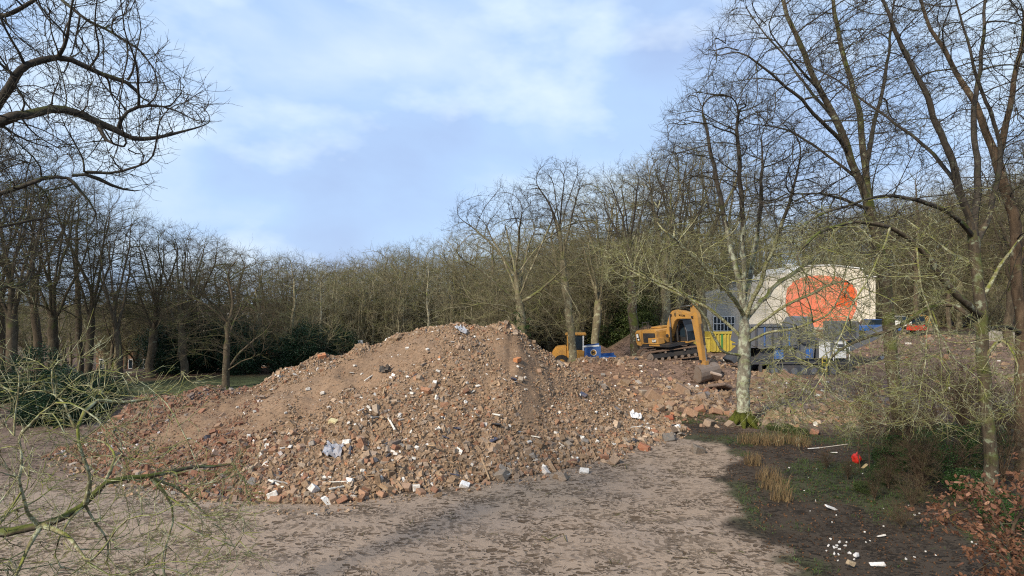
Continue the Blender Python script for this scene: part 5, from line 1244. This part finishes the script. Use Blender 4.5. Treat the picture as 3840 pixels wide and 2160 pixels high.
mb = MB(); mb.box(-.3, .55, -.4, .4, 1.06, 1.95); cb = mb.build("cab", M['glass'], o, .03)
mb = MB(); mb.box(-.38, .62, -.45, .45, 1.96, 2.05); mb.build("cab_roof", M['orange'], cb, .03)
mb = MB(); mb.prism([(.55, .8), (1.3, 1.9), (1.5, 1.85), (.8, .7)][::-1], -.1, .1); mb.prism([(1.3, 1.9), (1.95, .9), (1.8, .8), (1.35, 1.7)][::-1], -.08, .08); mb.build("arm", M['orange'], o, .02)
mb = MB(); mb.prism([(1.75, .95), (2.05, .9), (2.0, .45), (1.6, .4)][::-1], -.25, .25); mb.build("bucket", M['steel'], o, .02)
a, b_ = P(3690, 1205, 52), P(4000, 1180, 46)
o = thing("retaining_wall", "low grey concrete retaining wall on the right bank", "wall", (0, 0, 0))
n = 6
for k in range(n):
    p0 = a + (b_ - a) * k / n; p1 = a + (b_ - a) * (k + .985) / n; dv = (p1 - p0)[:2]; nn = np.array((-dv[1], dv[0])) / np.linalg.norm(dv) * .3
    zb = min(gz(p0[0], p0[1]), gz(p1[0], p1[1])) - .3; zt = zb + 1.25
    mb = MB(); V = [(p0[0], p0[1], zb), (p1[0], p1[1], zb), (p1[0]+nn[0], p1[1]+nn[1], zb), (p0[0]+nn[0], p0[1]+nn[1], zb)]; V += [(x, y, zt) for x, y, _ in V]
    mb.add(V, [(0, 3, 2, 1), (4, 5, 6, 7), (0, 1, 5, 4), (1, 2, 6, 5), (2, 3, 7, 6), (3, 0, 4, 7)]); mb.build("wall_panel", M['concrete'], o)
# ------------------------------------------------------------------ verge: straw, grass, litter, brush, brown-leaved sapling
r = np.random.default_rng(99)
def blades(n, spread, h, lean, w, rr):
    a = rr.uniform(0, 6.28, n); q_ = np.sqrt(rr.random(n)) * spread; b = np.stack([np.cos(a)*q_, np.sin(a)*q_*.6, np.zeros(n)], -1)
    d = rr.normal(0, lean, (n, 2)); hh_ = h * rr.uniform(.45, 1.1, n)
    t1 = b + np.stack([d[:, 0]*.4*hh_, d[:, 1]*.4*hh_, hh_*.6], -1); t2 = b + np.stack([d[:, 0]*hh_, d[:, 1]*hh_, hh_*(1 - .3*np.abs(d).sum(1))], -1)
    s = np.stack([np.cos(a*3), np.sin(a*3), np.zeros(n)], -1) * w
    V = np.stack([b - s, b + s, t1 - s*.7, t1 + s*.7, t2], 1); i = np.arange(n)[:, None] * 5
    return V.reshape(-1, 3), (np.array([[0, 1, 3, 2]]) + i), (np.array([[2, 3, 4]]) + i)
for px, py, s, lab in [(2805,1665,.42,"dry straw tuft at the near foot of the oak"),(2850,1668,.5,"thick dry straw tuft along the sand's edge below the oak"),(2895,1670,.5,"middle straw tuft of the row below the oak"),(2945,1662,.42,"last straw tuft of the row below the oak"),
                       (3005,1672,.42,"separate straw tuft beside the red brown block"),(2825,1745,.35,"thin straw tuft at the corner of the sand"),(2878,1800,.42,"tall straw tuft on the verge border"),(2905,1835,.45,"ragged straw tuft on the verge border with white scraps beside it"),(2930,1880,.35,"sparse straw tuft nearest the dark soil tongue")]:
    g_ = G(px, py, 10); v, q_, t_ = blades(150, s, .62, .28, .006, r)
    o = link("straw_tuft", mesh_np("straw_tuft", v, q_, t_), None, M['straw'], g_); tag(o, lab, "straw tuft")
# short grass and weeds on the verge: nobody could count it
n = 14000
xy = np.stack([r.uniform(5, 20, n), r.uniform(10.5, 30, n)], -1); ed = np.interp(xy[:, 1], [8, 12.3, 14.5, 17, 19.5, 23, 26, 60], [5.0, 6.0, 5.9, 6.2, 7.2, 8.6, 7.2, 7.2])
kk = (xy[:, 0] > ed + .5) & (fbm(xy[:, 0]*.5 + 77, xy[:, 1]*.5, 4) + r.normal(0, .12, n) > .08); xy = xy[kk]; m_ = len(xy)
v, q_, t_ = blades(m_ * 4, .0, .11, .8, .006, r)
off = np.repeat(np.stack([xy[:, 0], xy[:, 1], tz(xy[:, 0], xy[:, 1])], -1), 4, 0) + np.append(r.normal(0, .06, (m_*4, 2)), np.zeros((m_*4, 1)), 1)
o = link("verge_grass", mesh_np("verge_grass", v + np.repeat(off, 5, 0), q_, t_), None, M['grassblade']); o["kind"] = "stuff"
# fallen leaves on the dark soil
n = 14000; xy = np.stack([r.uniform(5.5, 22, n), r.uniform(10.5, 30, n)], -1); ed = np.interp(xy[:, 1], [8, 12.3, 14.5, 17, 19.5, 23, 26, 60], [5.0, 6.0, 5.9, 6.2, 7.2, 8.6, 7.2, 7.2]); xy = xy[xy[:, 0] > ed + .2]
v, q_ = leaves(r, np.stack([xy[:, 0], xy[:, 1], tz(xy[:, 0], xy[:, 1]) + .02], -1), np.full(len(xy), .02), 1, .055)
o = link("leaf_litter", mesh_np("leaf_litter", v, q_), None, M['litterleaf']); o["kind"] = "stuff"
# small twigs and clods strewn on the sand
n = 900; xy = np.stack([r.uniform(-9, 6.5, n), r.uniform(12, 22, n)], -1); xy = xy[pile_h(xy[:, 0], xy[:, 1]) < .01]
p0 = np.stack([xy[:, 0], xy[:, 1], tz(xy[:, 0], xy[:, 1]) + .012], -1); a = r.uniform(0, 6.28, len(xy)); ln = r.uniform(.04, .22, len(xy)); dv = np.stack([np.cos(a)*ln, np.sin(a)*ln, r.uniform(0, .02, len(xy))], -1)
v, q_ = tubes3(np.stack([p0, p0 + dv*.5 + np.array((0, 0, .01)), p0 + dv], 1), np.full((len(xy), 3), .006))
o = link("twig_litter", mesh_np("twig_litter", v, q_), None, M['bark_brown']); o["kind"] = "stuff"
# scraps
def scrap(px, py, sx_, sy_, sz_, col, name, label, cat, rz=0., group=None, kind="slab_shard", tilt=.4):
    if 'crumb' in name: kind = 'concrete_lump'; sz_ = sy_ * 1.1; sx_ *= .8
    g_ = G(px, py, 9); o = link(name, variants[kind][r.integers(3)]); o.location = (g_[0], g_[1], g_[2] + sz_ * .3); o.scale = (sx_, sy_, sz_); o.rotation_euler = (r.uniform(-tilt, tilt), r.uniform(-tilt, tilt), rz)
    o.color = (*col, 1); tag(o, label, cat, group); return o
W9 = (.72, .70, .67)
scrap(3290,2132,.26,.13,.25,W9,"foam_block","white foam block lying on the dark soil near the leafy sapling","foam block",-.2)
scrap(3210,2105,.12,.10,.4,W9,"plastic_scrap","white and red crumpled plastic scrap beside the foam block","scrap",.6)
scrap(3115,1915,.32,.16,.25,W9,"plastic_scrap","torn white plastic scrap in the middle of the dark verge","scrap",.3)
scrap(3190,2140,.14,.1,.5,(.42,.33,.22),"stone","pale brown stone between the foam block and the sand","stone",.2)
scrap(3242,1778,.16,.1,.9,(.55,.42,.22),"stump_chunk","pale yellow wood chunk in the green weeds","wood chunk",.9,tilt=.8)
scrap(3305,2022,.20,.05,.2,(.7,.66,.6),"plastic_scrap","thin white strip beside a twig on the verge","scrap",.2)
for k in range(12):
    scrap(3105 + r.uniform(0, 70) + k*3, 2040 + r.uniform(-12, 18) + k*4, r.uniform(.04,.1), r.uniform(.03,.06), .12, W9, "foam_crumb", "white foam crumb in the cluster at the verge border", "crumb", r.uniform(0, 3), "cluster of foam crumbs")
for k in range(60):
    px, py = r.uniform(2850, 3700), r.uniform(1660, 2120)
    if px < 2850 + (py - 1660) * .55: continue
    scrap(px, py, r.uniform(.025,.07), r.uniform(.025,.05), .12, (.66,.64,.6), "plaster_crumb", "tiny white plaster crumb strewn on the dark verge", "crumb", r.uniform(0, 3), "white crumbs on the verge")
for (px0, py0), (px1, py1), col, lab in [((3030,1687),(3070,1683),W9,"short white plastic strip on the verge by the straw"), ((3072,1684),(3180,1670),(.55,.5,.42),"thin pale stick beside the white strip"), ((3115,1702),(3140,1702),W9,"white splinter lying below the pale stick"), ((2620,1794),(2685,1790),(.10,.07,.05),"dark stick lying on the sand near the verge corner")]:
    a, b_ = G(px0, py0, 10), G(px1, py1, 10); o = MB().cyl(a - a + (0, 0, .03), b_ - a + (0, 0, .03), .018, 6).build("stick", mo); o.location = a; o.color = (*col, 1); tag(o, lab, "stick")
def wire(pts, lab, rad=.012):
    w = [G(*q_, 9) for q_ in pts]; a = w[0]; o = MB().tube([tuple(p - a + np.array((0, 0, h))) for p, h in zip(w, np.linspace(.02, .02, len(w)) + np.sin(np.linspace(0, 3.1, len(w)))*.06)], rad, 6).build("bent_wire", M['bark_brown']); o.location = a; tag(o, lab, "wire")
wire([(2030,2017),(2058,2035),(2090,2022),(2112,2018),(2118,2030),(2124,2040)], "dark bent wire lying alone on the sand")
wire([(2320,1748),(2345,1750),(2348,1762)], "short dark hooked wire beside the solitary stone")
# red bag
g_ = G(3212, 1735, 10); bm = bmesh.new(); bmesh.ops.create_icosphere(bm, subdivisions=2, radius=.16)
for v_ in bm.verts: v_.co *= 1 + r.normal(0, .13); v_.co.z *= 1.1
me = bpy.data.meshes.new("red_bag"); bm.to_mesh(me); bm.free()
mr, t, b = mat_new("red_plastic", .45, .5); t.links.new(ramp(t, noisetex(t, 9, 3), [(.3, (.42, .012, .008)), (.7, (.72, .045, .025))]), b.inputs["Base Color"])
o = link("red_bag", me, None, mr, (g_[0], g_[1], g_[2] + .14)); tag(o, "crumpled bright red plastic bag on the verge by thin saplings", "bag")
mb = MB(); mb.cyl((-.02, 0, .12), (.05, .02, .24), .05, 7, .02); hd = mb.build("knot", mr, o)

# brushwood and ivy on the right verge
for k, (px, d, s) in enumerate([(3420, 21, .55), (3560, 19, .5), (3480, 24, .6), (3640, 22, .6), (3330, 23, .5), (3760, 18, .5), (3600, 26, .7), (3780, 25, .7), (3250, 25.5, .45), (3450, 17.5, .4)]):
    x = (px - 1920) / F * d; place(BU[k % 3], "brush_shrub", ("stem", "crown"), ('bark_brown', 'bark_brown'), (x, d, gz(x, d)), r.uniform(0, 6), s, "tangled leafless brush on the verge under the arching limbs", "shrub", "brush on the right verge")
for k, (px, d, s) in enumerate([(3400, 21.5, .42), (3350, 20, .36), (3480, 18.5, .4), (3560, 21, .45), (3650, 17, .4), (3700, 20, .4), (3300, 18.5, .22), (3780, 15, .4)]):
    x = (px - 1920) / F * d; place(EV[k % 3], "ivy_shrub", ("stem", "foliage"), ('bark_brown', 'ivy'), (x, d, gz(x, d) - .05), r.uniform(0, 6), s, "low dark ivy clump in the brush on the verge", "shrub", "ivy clumps on the right verge")
for k, (px, d, s) in enumerate([(3000, 24.6, .2), (2950, 25.4, .2), (2900, 25.8, .17), (3240, 17.6, .16)]):
    x = (px - 1920) / F * d; place(EV[1], "weed_clump", ("stem", "foliage"), ('bark_brown', 'bushgreen'), (x, d, gz(x, d) - .05), r.uniform(0, 6), s, "low green weeds growing by the oak's mossy foot" if k < 3 else "bright green weeds beside the pale wood chunk", "weeds", "weeds by the oak" if k < 3 else None)
for k, (px, py, s) in enumerate([(3330, 1830, .22), (3420, 1900, .26), (3280, 1880, .16), (3180, 1800, .15), (3380, 1980, .2), (3460, 1840, .3), (3100, 1760, .14), (3350, 1760, .28)]):
    g_ = G(px, py, 10); place(BU[k % 3], "bramble", ("stem", "crown"), ('bark_brown', 'bark_brown'), tuple(g_), r.uniform(0, 6), s, "low leafless bramble on the dark verge between the white crumbs", "bramble", "brambles on the verge")
# thin saplings near the red bag
for px, py, top, lab in [(3262, 1760, 1480, "thin bare sapling with side twigs right beside the red bag"), (3225, 1755, 1600, "straight pale whip standing at the red bag")]:
    g_ = G(px, py, 10); hz = CH - (top - YH) / F * g_[1] - g_[2]
    A = ell(r, 60, (0, 0, hz*.7), (.6, .6, hz*.4), .2)
    ms = grow(int(px), [[(0, 0, -.05), (-.05, 0, hz*.4), (.02, .05, hz*.75), (0, 0, hz)]], A, .15, 1.2, .25, .022, .005, tw=dict(n=.6, len=.25, sub=1, r=.004, K=3), flare=1)
    o = thing("sapling", lab, "sapling", g_); link("trunk", ms[0], o, M['bark_brown']); link("crown", ms[1], o, M['bark_brown'])
# brown-leaved oak sapling close to the camera
sb = np.array((7.9, 8.9, 0.)); sb[2] = gz(7.9, 8.9) - .1
out_ = [(3470,2020),(3490,1900),(3560,1860),(3640,1760),(3670,1740),(3720,1840),(3780,1790),(3850,1760),(4150,1700),(4200,2250),(3640,2250),(3660,2060),(3600,1960),(3540,2010)]
A = poly_attr(r, 260, out_, 8.0, 9.8) - sb
sk = [[(0, 0, 0), (-.05, 0, 1.2), (.0, .05, 2.4), (.05, 0, 3.2)]] + [[np.array(s), P(*m1) - sb, P(*m2) - sb] for s, m1, m2 in [((0, 0, 1.7), (3760, 2000, 8.8), (3600, 1880, 8.7)), ((0, 0, 2.1), (3700, 1900, 8.6), (3510, 1960, 8.5)), ((0, 0, 2.4), (3740, 1850, 8.9), (3670, 1760, 8.9)), ((0, 0, 1.5), (3820, 2060, 8.7), (3700, 2120, 8.6)), ((0, 0, 2.5), (3840, 1860, 9), (3790, 1800, 9.1))]]
ms = grow(71, sk, A, .16, 1.6, .24, .05, .004, tw=dict(n=.3, len=.2, sub=0, r=.003, K=3), flare=1)
o = thing("leafy_sapling", "young oak still holding its dry brown leaves at the verge's near end", "sapling", tuple(sb)); link("trunk", ms[0], o, M['bark_brown']); cw_ = link("crown", ms[1], o, M['bark_brown'])
lob = [(0, 0), (.012, .03), (.03, .045), (.022, .07), (.04, .09), (.026, .11), (.034, .13), (.012, .155), (0, .165)]
pts = [(x, y, .012*math.sin(y*30) - abs(x)*.3) for x, y in lob] + [(-x, y, .012*math.sin(y*30) - abs(x)*.3) for x, y in lob[-2:0:-1]]
lm = bpy.data.meshes.new("leaf"); lm.from_pydata(pts, [], [(0, i, i + 1) for i in range(1, 8)] + [(0, i, i + 1) for i in range(8, 15)])
lm2 = lm.copy(); lm2.transform(Matrix.Rotation(.5, 4, 'X') @ Matrix.Scale(.8, 4))
ml, t, b = mat_new("brown_leaf", .55, .3); oi = t.nodes.new("ShaderNodeObjectInfo"); c = ramp(t, oi.outputs["Random"], [(.0, (.08, .033, .016)), (.6, (.17, .075, .040)), (1.0, (.29, .155, .095))]); t.links.new(c, b.inputs["Base Color"])
for m_ in (lm, lm2): m_.materials.append(ml)
pick = A[np.argsort(-(-A[:, 0]))]                  # those towards the open side first
pick = np.concatenate([pick, pick + r.normal(0, .09, pick.shape)])[:400]
vis = [p for p in pick if (p + sb)[0] / (p + sb)[1] * F + 1920 < 3860]
for k, p in enumerate((vis + [q + r.normal(0, .1, 3) for q in vis])[:290]):
    lf = link("leaf", lm if k % 2 else lm2, o); lf.location = tuple(p + r.normal(0, .05, 3)); lf.rotation_euler = (r.uniform(1.9, 3.9), r.uniform(-.7, .7), r.uniform(0, 6.28)); lf.scale = (r.uniform(.45, .8),)*3
cs = np.vstack([A + r.normal(0, .1, A.shape), A + r.normal(0, .12, A.shape)]); v, q_ = leaves(r, cs, np.full(len(cs), .1), 7, .075)
lo_ = link("leaf_mass", mesh_np("leaf_mass", v, q_), o, M['deadleaf']); lo_["kind"] = "stuff"
